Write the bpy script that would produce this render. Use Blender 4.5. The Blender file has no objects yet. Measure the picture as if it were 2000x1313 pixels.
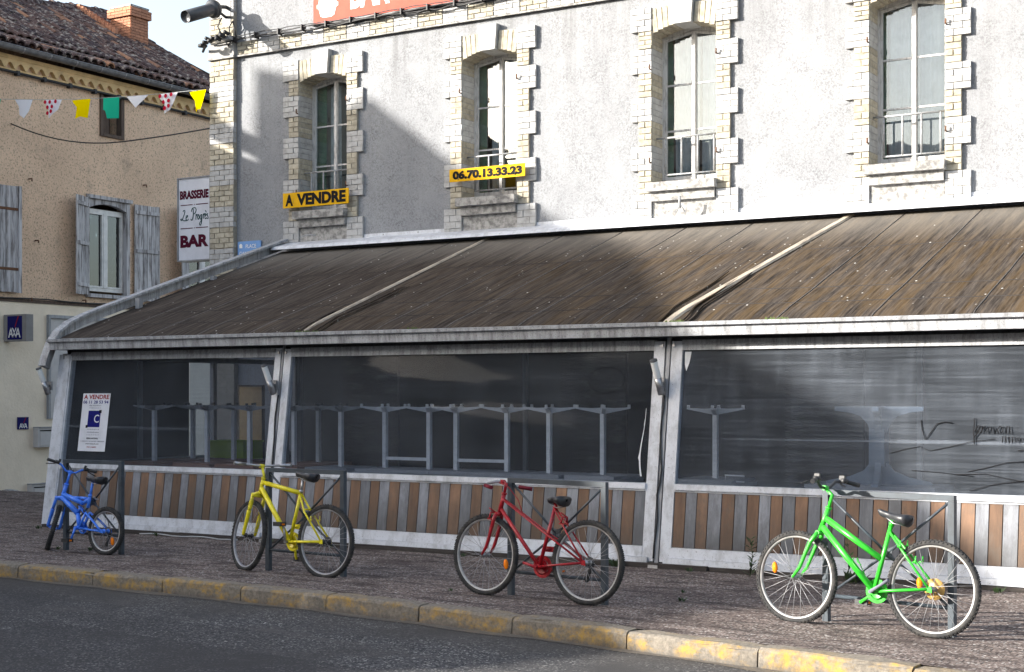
import bpy, math, random
from mathutils import Vector, Matrix
random.seed(7)
R = math.radians
SC = bpy.context.scene
COL = SC.collection

# ------------------------------------------------------------------ camera, sky, sun, exposure
cam = bpy.data.cameras.new('camera')
cam.sensor_width = 36; cam.lens = 51.43; cam.shift_y = 0.05675
cam.clip_start = 0.1; cam.clip_end = 500
co = bpy.data.objects.new('camera', cam); COL.objects.link(co)
co.location = (0, 0, 1.66); co.rotation_euler = (R(90), 0, R(30.72))
SC.camera = co
SUN = Vector((1.23, 1.0, -0.5)).normalized()
W = bpy.data.worlds.new('World'); SC.world = W; W.use_nodes = True
wn = W.node_tree.nodes; wl = W.node_tree.links
sky = wn.new('ShaderNodeTexSky'); sky.sky_type = 'NISHITA'; sky.sun_disc = False
sky.sun_elevation = R(17.5); sky.sun_rotation = math.atan2(-SUN.x, -SUN.y)
sky.air_density = 1.0; sky.dust_density = 3.0; sky.ozone_density = 1.0
veil = wn.new('ShaderNodeHueSaturation'); veil.inputs['Saturation'].default_value = .72; veil.inputs['Value'].default_value = 1.2
wl.new(sky.outputs[0], veil.inputs['Color']); wl.new(veil.outputs[0], wn['Background'].inputs[0]); wn['Background'].inputs[1].default_value = 0.13
sl = bpy.data.lights.new('sun', 'SUN'); sl.energy = 5.0; sl.angle = R(0.53); sl.color = (1.0, 0.95, 0.87)
so = bpy.data.objects.new('sun', sl); COL.objects.link(so)
so.rotation_euler = SUN.to_track_quat('-Z', 'Y').to_euler(); so.location = (-20, -20, 20)
VS = SC.view_settings
VS.view_transform = 'Standard'; VS.look = 'None'; VS.gamma = 1; VS.use_curve_mapping = False
VS.exposure = 1.5

# ------------------------------------------------------------------ mesh helpers
class MB:
    def __init__(s): s.v = []; s.f = []; s.sm = []
    def add(s, vs, fs, smooth=False):
        b = len(s.v); s.v += [tuple(p) for p in vs]
        for f in fs: s.f.append(tuple(b + i for i in f)); s.sm.append(smooth)
        return s
    def hexa(s, p):
        return s.add(p, [(0,3,2,1),(4,5,6,7),(0,1,5,4),(1,2,6,5),(2,3,7,6),(3,0,4,7)])
    def box(s, x0, x1, y0, y1, z0, z1):
        return s.hexa([(x0,y0,z0),(x1,y0,z0),(x1,y1,z0),(x0,y1,z0),(x0,y0,z1),(x1,y0,z1),(x1,y1,z1),(x0,y1,z1)])
    def path(s, pts, r, n=8, caps=True, smooth=True, closed=False):
        pts = [Vector(p) for p in pts]; m = len(pts)
        rs = r if isinstance(r, (list, tuple)) else [r]*m
        vs = []; prev = None
        for i in range(m):
            if closed: t = pts[(i+1) % m]-pts[i-1]
            else: t = pts[min(i+1, m-1)]-pts[max(i-1, 0)]
            t.normalize()
            if prev is None:
                a = Vector((0,0,1)) if abs(t.z) < .9 else Vector((1,0,0))
                u = t.cross(a).normalized()
            else:
                u = (prev - t*prev.dot(t)).normalized()
            prev = u; w = t.cross(u)
            for k in range(n):
                an = 2*math.pi*k/n
                vs.append(pts[i] + (u*math.cos(an)+w*math.sin(an))*rs[i])
        fs = []
        for i in range(m if closed else m-1):
            j = (i+1) % m
            for k in range(n):
                fs.append((i*n+k, i*n+(k+1) % n, j*n+(k+1) % n, j*n+k))
        s.add(vs, fs, smooth)
        if caps and not closed:
            b = len(s.v)-len(vs)
            s.f.append(tuple(b+k for k in range(n))[::-1]); s.sm.append(False)
            s.f.append(tuple(b+(m-1)*n+k for k in range(n))); s.sm.append(False)
        return s
    def lathe(s, prof, o, d, n=24, smooth=True, closed=False):
        o = Vector(o); d = Vector(d).normalized()
        a = Vector((0,0,1)) if abs(d.z) < .9 else Vector((1,0,0))
        u = d.cross(a).normalized(); w = d.cross(u)
        vs = []
        for (r, h) in prof:
            for k in range(n):
                an = 2*math.pi*k/n
                vs.append(o+d*h+(u*math.cos(an)+w*math.sin(an))*r)
        m = len(prof); fs = []
        for i in range(m if closed else m-1):
            j = (i+1) % m
            for k in range(n):
                fs.append((i*n+k, j*n+k, j*n+(k+1) % n, i*n+(k+1) % n))
        return s.add(vs, fs, smooth)
    def prism(s, poly, f0, f1):
        n = len(poly)
        vs = [f0(*p) for p in poly]+[f1(*p) for p in poly]
        fs = [tuple(range(n))[::-1], tuple(range(n, 2*n))]
        for i in range(n): fs.append((i, (i+1) % n, n+(i+1) % n, n+i))
        return s.add(vs, fs)
    def mesh(s, name, M=None):
        me = bpy.data.meshes.new(name)
        v = s.v if M is None else [tuple(M @ Vector(p)) for p in s.v]
        me.from_pydata(v, [], s.f)
        me.polygons.foreach_set('use_smooth', s.sm)
        return me
    def build(s, name, mat, parent=None, M=None, **kw):
        me = s.mesh(name, M); me.materials.append(mat)
        return put(name, me, parent, **kw)

def put(name, me, parent=None, label=None, cat=None, group=None, kind=None, mw=None):
    o = bpy.data.objects.new(name, me); COL.objects.link(o)
    if parent is not None: o.parent = parent
    if mw is not None: o.matrix_local = mw
    if label: o['label'] = label
    if cat: o['category'] = cat
    if group: o['group'] = group
    if kind: o['kind'] = kind
    return o
def thing(name, label, cat, loc=(0,0,0), group=None, rot=None, kind=None):
    o = put(name, None, None, label, cat, group, kind); o.location = loc
    if rot: o.rotation_euler = rot
    return o
def sub(o, v): return tuple(Vector(v)-Vector(o))

# ------------------------------------------------------------------ material helpers
class NT:
    def __init__(s, name):
        s.m = bpy.data.materials.new(name); s.m.use_nodes = True
        s.t = s.m.node_tree; s.n = s.t.nodes; s.l = s.t.links
        s.b = s.n['Principled BSDF']; s.out = s.n['Material Output']
        s.pos = s.n.new('ShaderNodeNewGeometry')
    def node(s, ty, **kw):
        x = s.n.new('ShaderNode'+ty)
        for k, v in kw.items():
            if k.startswith('i_'):
                x.inputs[int(k[2:])].default_value = v
            else: setattr(x, k, v)
        return x
    def link(s, a, b): s.l.new(a, b)
    def coord(s, sx=1, sy=1, sz=1, rot=(0,0,0), src=None):
        mp = s.node('Mapping'); mp.inputs['Scale'].default_value = (sx, sy, sz); mp.inputs['Rotation'].default_value = rot
        s.link(src or s.pos.outputs['Position'], mp.inputs[0]); return mp.outputs[0]
    def noise(s, scale, detail=5, rough=.6, co=None, dist=0):
        x = s.node('TexNoise'); x.inputs['Scale'].default_value = scale; x.inputs['Detail'].default_value = detail
        x.inputs['Roughness'].default_value = rough; x.inputs['Distortion'].default_value = dist
        s.link(co if co is not None else s.pos.outputs['Position'], x.inputs['Vector']); return x.outputs[0]
    def voro(s, scale, co=None, out='Distance', feature='F1'):
        x = s.node('TexVoronoi', feature=feature); x.inputs['Scale'].default_value = scale
        s.link(co if co is not None else s.pos.outputs['Position'], x.inputs['Vector']); return x.outputs[out]
    def ramp(s, fac, lo, hi, a=0., b=1.):
        x = s.node('MapRange'); x.inputs[1].default_value = lo; x.inputs[2].default_value = hi
        x.inputs[3].default_value = a; x.inputs[4].default_value = b
        s.link(fac, x.inputs[0]); return x.outputs[0]
    def mix(s, fac, a, b, mode='MIX'):
        x = s.node('Mix', data_type='RGBA', blend_type=mode)
        for i, v in ((0, fac), (6, a), (7, b)):
            if isinstance(v, (int, float)): x.inputs[i].default_value = v
            elif isinstance(v, tuple): x.inputs[i].default_value = (*v[:3], 1)
            else: s.link(v, x.inputs[i])
        return x.outputs[2]
    def math(s, op, a, b=0.):
        x = s.node('Math', operation=op)
        for i, v in ((0, a), (1, b)):
            if isinstance(v, (int, float)): x.inputs[i].default_value = v
            else: s.link(v, x.inputs[i])
        return x.outputs[0]
    def rnd(s):
        oi = s.node('ObjectInfo')
        return s.math('FRACT', s.math('ADD', oi.outputs['Random'], s.pos.outputs['Random Per Island']))
    def tint(s, col, amt):
        h = s.node('HueSaturation')
        s.link(s.ramp(s.rnd(), 0, 1, 1-amt, 1+amt), h.inputs['Value']); s.link(col, h.inputs['Color'])
        return h.outputs[0]
    def bump(s, h, strength=.4, dist=.01, base=None):
        b = s.node('Bump'); b.inputs['Strength'].default_value = strength; b.inputs['Distance'].default_value = dist
        s.link(h, b.inputs['Height'])
        if base is not None: s.link(base, b.inputs['Normal'])
        s.link(b.outputs[0], s.b.inputs['Normal']); return b.outputs[0]
    def fin(s, col, rough=.6, metal=0, spec=.5, coat=0):
        if isinstance(col, tuple): s.b.inputs['Base Color'].default_value = (*col, 1)
        else: s.link(col, s.b.inputs['Base Color'])
        if isinstance(rough, (int, float)): s.b.inputs['Roughness'].default_value = rough
        else: s.link(rough, s.b.inputs['Roughness'])
        s.b.inputs['Metallic'].default_value = metal; s.b.inputs['Specular IOR Level'].default_value = spec
        s.b.inputs['Coat Weight'].default_value = coat
        return s.m

def M(name, col, col2=None, scale=6, lo=.4, hi=.65, rough=.6, metal=0, bump=0, bscale=80, rnd=0, st=(1,1,1), spec=.5, coat=0, bd=.005, detail=6):
    t = NT(name)
    c = None
    if col2 is None: col2 = tuple(x*.8 for x in col)
    n = t.noise(scale, detail, .65, t.coord(*st))
    c = t.mix(t.ramp(n, lo, hi), col, col2)
    if rnd: c = t.tint(c, rnd)
    if bump: t.bump(t.noise(bscale, 4, .6, t.coord(*st)), bump, bd)
    return t.fin(c, rough, metal, spec, coat)

mt = {}
# rough-cast facade: pale grey render with dark lichen specks and damp stains
t = NT('roughcast')
big = t.noise(.8, 6, .6, t.coord(1,1,.6)); mid = t.noise(3.2, 6, .7); fine = t.noise(44, 5, .78); run = t.noise(2.6, 5, .65, t.coord(1,1,.10))
c = t.mix(t.ramp(big, .36, .66), (.320,.330,.345), (.255,.262,.276))
c = t.mix(t.math('MULTIPLY', t.ramp(run, .54, .74), .5), c, (.19,.19,.197))
c = t.mix(t.math('MULTIPLY', t.math('MULTIPLY', t.ramp(fine, .46, .60), t.ramp(mid, .30, .66)), .66), c, (.085,.085,.09))
sz = t.node('SeparateXYZ'); t.link(t.pos.outputs['Position'], sz.inputs[0]); drip = t.noise(5.5, 5, .7, t.coord(1, 1, .06))
dz = t.math('MAXIMUM', t.math('MULTIPLY', t.ramp(sz.outputs[2], 3.6, 4.4, 1, 0), .8), t.math('MULTIPLY', t.ramp(sz.outputs[2], 5.7, 6.95, 0, 1), t.ramp(sz.outputs[2], 6.95, 7.0, 1, 0)))
c = t.mix(t.math('MULTIPLY', t.math('MULTIPLY', dz, t.ramp(drip, .50, .68)), .6), c, (.15,.15,.152))
c = t.mix(t.ramp(t.noise(95, 3, .6), .60, .70), c, (.44,.445,.45))
t.bump(t.noise(70, 5, .7), .8, .014); mt['roughcast'] = t.fin(c, .95, spec=.1)
mt['white_brick'] = M('white_painted_brick', (.44,.44,.435), (.26,.255,.245), 9, .46, .74, .8, bump=.35, bscale=40, rnd=.05, spec=.2)
mt['cream_brick'] = M('cream_brick', (.44,.405,.325), (.29,.26,.20), 14, .42, .68, .85, bump=.45, bscale=50, rnd=.16, spec=.15)
mt['mortar'] = M('mortar', (.37,.335,.27), (.27,.24,.195), 10, rough=.95, bump=.4)
mt['white_mortar'] = M('painted_mortar', (.41,.405,.39), (.28,.27,.26), 10, rough=.95, bump=.3)
mt['stone'] = M('sill_stone', (.38,.37,.35), (.16,.155,.15), 12, .42, .62, .9, bump=.5, bscale=50)
mt['old_white'] = M('weathered_white_paint', (.60,.59,.58), (.30,.29,.28), 26, .48, .68, .7, bump=.3, st=(1,1,.25))
mt['glass'] = None
t = NT('window_glass')
tr = t.node('BsdfTransparent'); tr.inputs[0].default_value = (.90,.93,.93,1)
gl = t.node('BsdfGlossy'); gl.inputs['Roughness'].default_value = .015; gl.inputs[0].default_value = (.9,.93,.95,1)
lw = t.node('Fresnel'); lw.inputs[0].default_value = 1.5
mx = t.node('MixShader'); t.link(t.ramp(lw.outputs[0], 0, 1, .06, 1), mx.inputs[0]); t.link(tr.outputs[0], mx.inputs[1]); t.link(gl.outputs[0], mx.inputs[2])
nb = t.node('Bump'); nb.inputs['Strength'].default_value = .08; nb.inputs['Distance'].default_value = .02; t.link(t.noise(2.2, 2), nb.inputs['Height']); t.link(nb.outputs[0], gl.inputs['Normal'])
t.link(mx.outputs[0], t.out.inputs[0]); mt['glass'] = t.m
mt['curtain'] = M('curtain_cloth', (.52,.56,.61), (.40,.44,.49), 6, rough=.9)
mt['green_cloth'] = M('green_blind', (.09,.23,.12), (.06,.16,.09), 6, rough=.9)
mt['dark_room'] = M('room_wall', (.10,.095,.09), (.08,.075,.07), 2, rough=.95)
mt['iron'] = M('dark_iron', (.10,.105,.115), (.06,.055,.05), 30, rough=.55, metal=.3)
mt['rail_grey'] = M('grey_painted_iron', (.32,.34,.36), (.22,.21,.20), 30, rough=.5)
mt['rust'] = M('rusty_iron', (.17,.075,.035), (.08,.045,.03), 40, rough=.9)
# white lacquered aluminium with grime
t = NT('white_aluminium')
c = t.mix(t.ramp(t.noise(7, 6, .7, t.coord(1,1,.5)), .46, .72), (.60,.62,.66), (.33,.335,.35))
c = t.mix(t.ramp(t.noise(60, 4, .7), .60, .72), c, (.16,.16,.165))
mt['alu'] = t.fin(c, .42, spec=.5)
# the same lacquer, streaked by run-off
t = NT('streaked_aluminium')
c = t.mix(t.ramp(t.noise(16, 6, .75, t.coord(1,1,.10)), .42, .66), (.42,.43,.45), (.17,.17,.175))
c = t.mix(t.ramp(t.noise(70, 4, .7), .55, .68), c, (.12,.12,.12))
mt['alu_dirty'] = t.fin(c, .5, spec=.45)
mt['alu_grey'] = M('grey_aluminium', (.30,.31,.33), (.20,.205,.215), 9, rough=.4, st=(1,1,.3))
mt['black_rubber'] = M('black_gasket', (.018,.018,.02), rough=.6)
mt['dark_wood'] = M('dark_sleeper', (.045,.038,.034), (.10,.09,.08), 9, .5, .75, .95, bump=.8, bscale=30, st=(.25,1,1), bd=.02)
# awning canvas: grey brown, streaked down the slope, mossy ochre in places, grey dusty top
t = NT('awning_canvas')
st = t.noise(34, 7, .75, t.coord(1, .045, .045)); st2 = t.noise(10, 6, .65, t.coord(1, .07, .07)); bl = t.noise(.5, 3, .5)
c = t.mix(t.ramp(st, .36, .66), (.010,.0085,.008), (.100,.083,.070))
sx = t.node('SeparateXYZ'); t.link(t.pos.outputs['Position'], sx.inputs[0])
och = t.math('MULTIPLY', t.ramp(st2, .42, .66), t.ramp(t.math('ADD', sx.outputs[0], t.math('MULTIPLY', bl, 4)), -10.5, -3.2))
c = t.mix(t.math('MULTIPLY', och, .5), c, (.115,.072,.028))
top = t.math('MULTIPLY', t.ramp(t.math('ADD', sx.outputs[1], t.math('MULTIPLY', st2, 1.6)), 16.6, 17.8), .55)
c = t.mix(top, c, (.20,.185,.165))
sp = t.voro(5.5, t.coord(1, .8, .8)); vs = t.noise(1.4, 3)
c = t.mix(t.math('MULTIPLY', t.ramp(sp, .065, .045), t.ramp(vs, .45, .55)), c, (.62,.61,.58))
sp = t.voro(9.5, t.coord(1, .7, .7))
c = t.mix(t.math('MULTIPLY', t.ramp(sp, .10, .07), t.ramp(t.noise(2.1, 2), .52, .62)), c, (.50,.49,.47))
b1 = t.bump(t.noise(4, 3, .5, t.coord(1, .12, .12)), .5, .06); t.bump(t.noise(300, 2), .2, .003, b1)
mt['awning'] = t.fin(c, .9, spec=.06)
mt['awning_seam'] = M('awning_seam_tape', (.13,.12,.11), (.07,.06,.055), 20, rough=.8)
mt['fold_line'] = M('dark_fold_line', (.035,.03,.028), rough=.9)
mt['rib_paint'] = M('pale_rib_cover', (.43,.37,.29), (.15,.125,.10), 14, .45, .68, .6, st=(1,.2,.2))
# clear PVC sheets: dusty, creased, partly see-through
def pvc(name, haze):
    t = NT(name)
    tr = t.node('BsdfTransparent'); tr.inputs[0].default_value = (.66,.70,.76,1)
    df = t.node('BsdfDiffuse'); tl = t.node('BsdfTranslucent')
    df.inputs[0].default_value = (.40,.45,.53,1); tl.inputs[0].default_value = (.36,.41,.48,1)
    ms = t.node('MixShader'); ms.inputs[0].default_value = .35; t.link(df.outputs[0], ms.inputs[1]); t.link(tl.outputs[0], ms.inputs[2])
    gl = t.node('BsdfGlossy'); gl.inputs['Roughness'].default_value = .05; gl.inputs[0].default_value = (.8,.82,.86,1)
    streak = t.noise(7, 6, .7, t.coord(.12, .12, 4.5)); cloud = t.noise(1.2, 5, .6); dust = t.noise(48, 3, .6)
    line = t.noise(2.2, 2, .5, t.coord(.03, .03, 4.2)); vert = t.math('ADD', t.math('MULTIPLY', t.noise(9, 3, .6, t.coord(1, 1, .05)), .5), t.math('MULTIPLY', t.noise(30, 3, .6, t.coord(.05, .05, 3)), .5))
    a = t.math('ADD', t.math('MULTIPLY', t.ramp(streak, .45, .72), .075), t.math('MULTIPLY', t.ramp(cloud, .40, .70), .06))
    a = t.math('ADD', a, t.math('MULTIPLY', t.ramp(line, .665, .70), .14))
    a = t.math('ADD', a, t.math('MULTIPLY', t.ramp(vert, .48, .64), .06))
    a = t.math('ADD', a, t.math('MULTIPLY', t.ramp(dust, .74, .77), .22))
    a = t.math('ADD', t.math('MULTIPLY', a, haze), .055*haze+.01)
    mx = t.node('MixShader'); t.link(a, mx.inputs[0]); t.link(tr.outputs[0], mx.inputs[1]); t.link(ms.outputs[0], mx.inputs[2])
    fr = t.node('Fresnel'); fr.inputs[0].default_value = 1.42
    m2 = t.node('MixShader'); t.link(t.ramp(fr.outputs[0], 0, 1, .0, .13), m2.inputs[0]); t.link(mx.outputs[0], m2.inputs[1]); t.link(gl.outputs[0], m2.inputs[2])
    b = t.node('Bump'); b.inputs['Strength'].default_value = .15; b.inputs['Distance'].default_value = .02
    t.link(t.noise(1.6, 2, .5, t.coord(1, 1, 2.2)), b.inputs['Height']); t.link(b.outputs[0], gl.inputs['Normal'])
    t.link(m2.outputs[0], t.out.inputs[0]); return t.m
mt['pvc'] = pvc('clear_pvc_sheet', .95)
mt['pvc_dusty'] = pvc('dusty_pvc_sheet', 1.55)
mt['tear'] = M('torn_white_film', (.72,.74,.76), rough=.7)
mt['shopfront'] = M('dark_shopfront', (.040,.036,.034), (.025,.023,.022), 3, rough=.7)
# printed planks
t = NT('orange_plank')
g = t.noise(14, 6, .7, t.coord(1, 1, .08)); d = t.noise(2.3, 6, .65)
sx = t.node('SeparateXYZ'); t.link(t.pos.outputs['Position'], sx.inputs[0])
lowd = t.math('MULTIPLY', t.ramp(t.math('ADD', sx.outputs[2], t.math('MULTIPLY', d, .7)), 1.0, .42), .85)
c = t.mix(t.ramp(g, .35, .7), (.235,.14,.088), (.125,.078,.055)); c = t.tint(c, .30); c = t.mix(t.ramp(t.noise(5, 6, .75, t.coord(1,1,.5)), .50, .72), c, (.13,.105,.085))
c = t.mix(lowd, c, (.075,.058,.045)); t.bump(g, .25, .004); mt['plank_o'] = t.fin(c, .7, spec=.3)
t = NT('grey_plank')
g = t.noise(18, 6, .75, t.coord(1, 1, .08)); d = t.noise(2.3, 6, .65)
sx = t.node('SeparateXYZ'); t.link(t.pos.outputs['Position'], sx.inputs[0])
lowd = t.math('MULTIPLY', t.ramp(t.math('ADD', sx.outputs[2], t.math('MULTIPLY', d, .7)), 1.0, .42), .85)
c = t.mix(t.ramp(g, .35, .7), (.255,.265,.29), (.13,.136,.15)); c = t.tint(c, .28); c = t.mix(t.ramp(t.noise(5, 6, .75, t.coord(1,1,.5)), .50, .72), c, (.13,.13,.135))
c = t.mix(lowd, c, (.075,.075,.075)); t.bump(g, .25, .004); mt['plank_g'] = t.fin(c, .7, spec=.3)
mt['plank_joint'] = M('dark_joint', (.045,.025,.022), rough=.8)
# road and pavement
t = NT('road_asphalt')
v = t.voro(80, None, 'Color'); vd = t.noise(150, 3, .7); bl = t.noise(1.0, 5, .6)
sep = t.node('SeparateColor'); t.link(v, sep.inputs[0])
c = t.mix(t.ramp(sep.outputs[0], .25, 1.), (.040,.040,.044), (.135,.134,.138))
c = t.mix(t.ramp(sep.outputs[1], .87, .95), c, (.36,.35,.335))
c = t.mix(t.ramp(bl, .40, .68), c, (.066,.064,.064)); 
c = t.mix(t.ramp(t.noise(3.0, 6, .7, t.coord(.35,1,1)), .55, .75), c, (.105,.10,.098))
pt = t.voro(.33, t.coord(.5,1,1), 'Color'); ps = t.node('SeparateColor'); t.link(pt, ps.inputs[0])
c = t.mix(t.ramp(ps.outputs[0], .62, .64, 0, .45), c, (.050,.049,.052))
sy = t.node('SeparateXYZ'); t.link(t.pos.outputs['Position'], sy.inputs[0])
kd = t.math('ADD', t.math('ADD', sy.outputs[1], t.math('MULTIPLY', t.math('MAXIMUM', t.math('ADD', sy.outputs[0], 7.5), 0), .125)), t.math('MULTIPLY', t.noise(2.2, 5, .7), .5))
c = t.mix(t.math('MULTIPLY', t.ramp(kd, 9.15, 9.75), .55), c, (.085,.078,.070))
c = t.mix(t.math('MULTIPLY', t.ramp(t.noise(.7, 3, .5, t.coord(.25,1.4,1)), .52, .66), .35), c, (.045,.044,.046))
t.bump(t.math('ADD', sep.outputs[0], vd), .8, .008); mt['road'] = t.fin(c, .9, spec=.12)
t = NT('worn_pavement')
rt = t.coord(1,1,1,(0,0,R(17)))
v = t.voro(70, None, 'Color'); sep = t.node('SeparateColor'); t.link(v, sep.inputs[0])
bl = t.noise(1.3, 6, .65); cr = t.noise(6, 6, .75, t.coord(.30, 1, 1, (0,0,R(12))))
c = t.mix(t.ramp(sep.outputs[0], .1, 1.), (.078,.062,.058), (.31,.255,.228))
c = t.mix(t.ramp(sep.outputs[1], .91, .95), c, (.50,.47,.44))
c = t.mix(t.math('MULTIPLY', t.ramp(cr, .48, .62), .85), c, (.045,.037,.036))
c = t.mix(t.math('MULTIPLY', t.ramp(bl, .45, .72), .55), c, (.085,.063,.058))
bk = t.node('TexBrick'); bk.inputs['Scale'].default_value = 1.0; bk.inputs['Brick Width'].default_value = .12; bk.inputs['Row Height'].default_value = .10
bk.inputs['Mortar Size'].default_value = .008; bk.inputs['Mortar Smooth'].default_value = .6
wob = t.mix(.045, t.pos.outputs['Position'], t.node('TexNoise', i_2=5.).outputs['Color'], 'LINEAR_LIGHT')
t.link(wob, bk.inputs['Vector'])
jn = t.math('MULTIPLY', bk.outputs['Fac'], t.ramp(t.noise(2.3, 4), .42, .62))
c = t.mix(t.math('MULTIPLY', jn, .65), c, (.045,.04,.038))
h = t.math('SUBTRACT', t.math('ADD', t.math('MULTIPLY', sep.outputs[0], .5), t.math('MULTIPLY', cr, -1.6)), t.math('MULTIPLY', jn, .9))
t.bump(h, .8, .012); mt['pavement'] = t.fin(c, .95, spec=.08)
t = NT('kerb_concrete')
gr = t.noise(30, 6, .75); md = t.noise(4.0, 6, .72, t.coord(.6,1,1)); md2 = t.noise(11, 6, .7)
c = t.mix(t.ramp(gr, .35, .7), (.25,.22,.18), (.105,.094,.082))
nrm = t.node('SeparateXYZ'); t.link(t.pos.outputs['Normal'], nrm.inputs[0])
face = t.ramp(nrm.outputs[2], .97, .72)
yel = t.math('MULTIPLY', t.ramp(md, .46, .56), t.ramp(md2, .36, .60))
c = t.mix(t.math('MULTIPLY', yel, t.math('ADD', t.math('MULTIPLY', face, .75), .2)), c, (.40,.25,.06))
sx = t.node('SeparateXYZ'); t.link(t.pos.outputs['Position'], sx.inputs[0])
c = t.mix(t.ramp(t.math('ADD', sx.outputs[2], t.math('MULTIPLY', md2, .10)), -.03, -.12), c, (.085,.078,.072))
t.bump(gr, .7, .01); mt['kerb'] = t.fin(c, .9, spec=.2)
# house on the side street
t = NT('tan_render')
big = t.noise(.8, 6, .6); fine = t.noise(28, 5, .75); fl = t.noise(2.6, 6, .7)
c = t.mix(t.ramp(big, .35, .7), (.82,.60,.425), (.68,.49,.345)); c = t.mix(t.ramp(fine, .52, .68), c, (.19,.135,.095))
c = t.mix(t.math('MULTIPLY', t.ramp(fl, .56, .72), .45), c, (.20,.16,.13)); t.bump(t.noise(36, 5, .7), .9, .02)
mt['tan'] = t.fin(c, .95, spec=.1)
mt['cream'] = M('cream_render', (.86,.745,.585), (.75,.645,.50), 2.2, .35, .7, .95, bump=.6, bscale=22, bd=.015)
mt['genoise'] = M('eaves_render', (.72,.52,.27), (.56,.40,.21), 5, rough=.95, bump=.4)
mt['gutter'] = M('zinc_gutter', (.22,.22,.225), (.13,.13,.135), 9, rough=.5, metal=.4)
t = NT('canal_tile')
r = t.rnd(); li = t.noise(9, 6, .7)
c = t.mix(r, (.050,.037,.040), (.125,.072,.058)); c = t.mix(t.ramp(li, .52, .64), c, (.38,.33,.28)); c = t.mix(t.ramp(t.noise(22, 4), .56, .7), c, (.035,.032,.036))
c = t.mix(t.ramp(r, .93, .96), c, (.33,.17,.10)); t.bump(li, .5, .01); mt['tile'] = t.fin(c, .9, spec=.2)
mt['red_brick'] = M('red_brick', (.46,.21,.12), (.34,.15,.09), 18, rough=.9, bump=.4, rnd=.2)
mt['shutter'] = M('flaking_grey_paint', (.50,.485,.49), (.17,.155,.15), 16, .46, .62, .8, bump=.5, bscale=40, rnd=.12, st=(1,1,.12))
mt['pvc_white'] = M('white_window_plastic', (.70,.69,.67), rough=.4)
mt['old_wood'] = M('bare_old_wood', (.12,.085,.065), (.07,.05,.04), 20, rough=.9, st=(1,1,.2), bump=.4)
mt['inner_arch'] = M('tan_inside_wall', (.30,.19,.11), (.12,.07,.05), 3, .45, .6, rough=.9)
# signs and paint
def flat(name, col, rough=.75, col2=None, spec=.12): return M(name, col, col2 or tuple(x*.88 for x in col), 5, rough=rough, spec=spec)
mt['sign_white'] = flat('sign_white', (.66,.68,.74)); mt['sign_yellow'] = flat('sign_yellow', (.72,.40,.01))
mt['ink_black'] = flat('ink_black', (.012,.011,.012)); mt['ink_maroon'] = flat('ink_maroon', (.075,.006,.022)); mt['ink_teal'] = flat('ink_green', (.01,.07,.065))
mt['ink_red'] = flat('ink_red', (.28,.012,.015)); mt['ink_blue'] = flat('ink_blue', (.010,.012,.16)); mt['paper'] = flat('paper_white', (.70,.71,.75))
mt['ink_grey'] = flat('ink_grey', (.16,.16,.20))
mt['banner_red'] = flat('faded_red_board', (.44,.105,.075)); mt['banner_white'] = flat('board_white', (.85,.84,.82))
mt['navy'] = flat('navy_panel', (.012,.012,.11)); mt['case_grey'] = flat('case_grey', (.26,.25,.245)); mt['plate_blue'] = flat('enamel_blue', (.20,.36,.66))
mt['lamp_grey'] = M('lamp_housing', (.075,.078,.085), rough=.4, metal=.2); mt['opal'] = flat('opal_diffuser', (.85,.86,.84), .35); mt['steel'] = M('brushed_steel', (.42,.42,.43), (.30,.30,.31), 40, rough=.35, metal=.8)
mt['cable'] = M('black_cable', (.020,.020,.022), rough=.6); mt['cable_white'] = M('pale_cable', (.45,.46,.46), rough=.6)
mt['mailbox'] = flat('mailbox_cream', (.56,.54,.52)); mt['table_brown'] = M('brown_table_edge', (.30,.155,.105), (.20,.10,.072), 12, rough=.6, st=(.2,1,1)); mt['table_grey'] = M('grey_table_edge', (.30,.32,.35), rough=.5)
mt['column'] = M('table_column', (.72,.74,.77), (.58,.60,.63), 12, rough=.4); mt['pale_cast'] = M('pale_cast_leg', (.19,.235,.29), rough=.4); mt['lime'] = flat('lime_plastic', (.42,.62,.03))
mt['white_metal'] = flat('white_metal', (.75,.75,.75))
for k, c in dict(f_green=(.02,.42,.26), f_white=(.82,.82,.86), f_yellow=(.88,.66,.0), f_red=(.52,.02,.05)).items():
    t = NT(k); d = t.node('BsdfDiffuse'); d.inputs[0].default_value = (*c, 1); tl = t.node('BsdfTranslucent'); tl.inputs[0].default_value = (*c, 1)
    m_ = t.node('MixShader'); m_.inputs[0].default_value = .4; t.link(d.outputs[0], m_.inputs[1]); t.link(tl.outputs[0], m_.inputs[2]); t.link(m_.outputs[0], t.out.inputs[0]); mt[k] = t.m
def paint(name, c, dirt=.35):
    t = NT(name)
    k = t.mix(t.ramp(t.noise(11, 6, .7), .45, .72), c, tuple(x*(1-dirt) for x in c))
    k = t.mix(t.math('MULTIPLY', t.ramp(t.noise(55, 5, .75), .60, .68), .6), k, (.10,.09,.08))
    k = t.mix(t.ramp(t.noise(130, 2, .5, t.coord(1,1,.25)), .73, .76), k, (.30,.30,.30))
    t.bump(t.noise(160, 3), .12, .002)
    return t.fin(k, t.ramp(t.noise(18, 4), .3, .7, .25, .5), 0, .45, .2)
mt['b_green'] = paint('green_bike_paint', (.035,.50,.030)); mt['b_red'] = paint('red_bike_paint', (.34,.004,.012)); mt['b_grip'] = flat('worn_red_grip', (.16,.018,.03), .6); mt['b_yellow'] = paint('yellow_bike_paint', (.80,.68,.015)); mt['b_blue'] = paint('blue_bike_paint', (.05,.22,.88))
mt['tyre'] = M('tyre_rubber', (.030,.030,.031), (.075,.07,.063), 14, .45, .7, .85, spec=.3)
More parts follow.
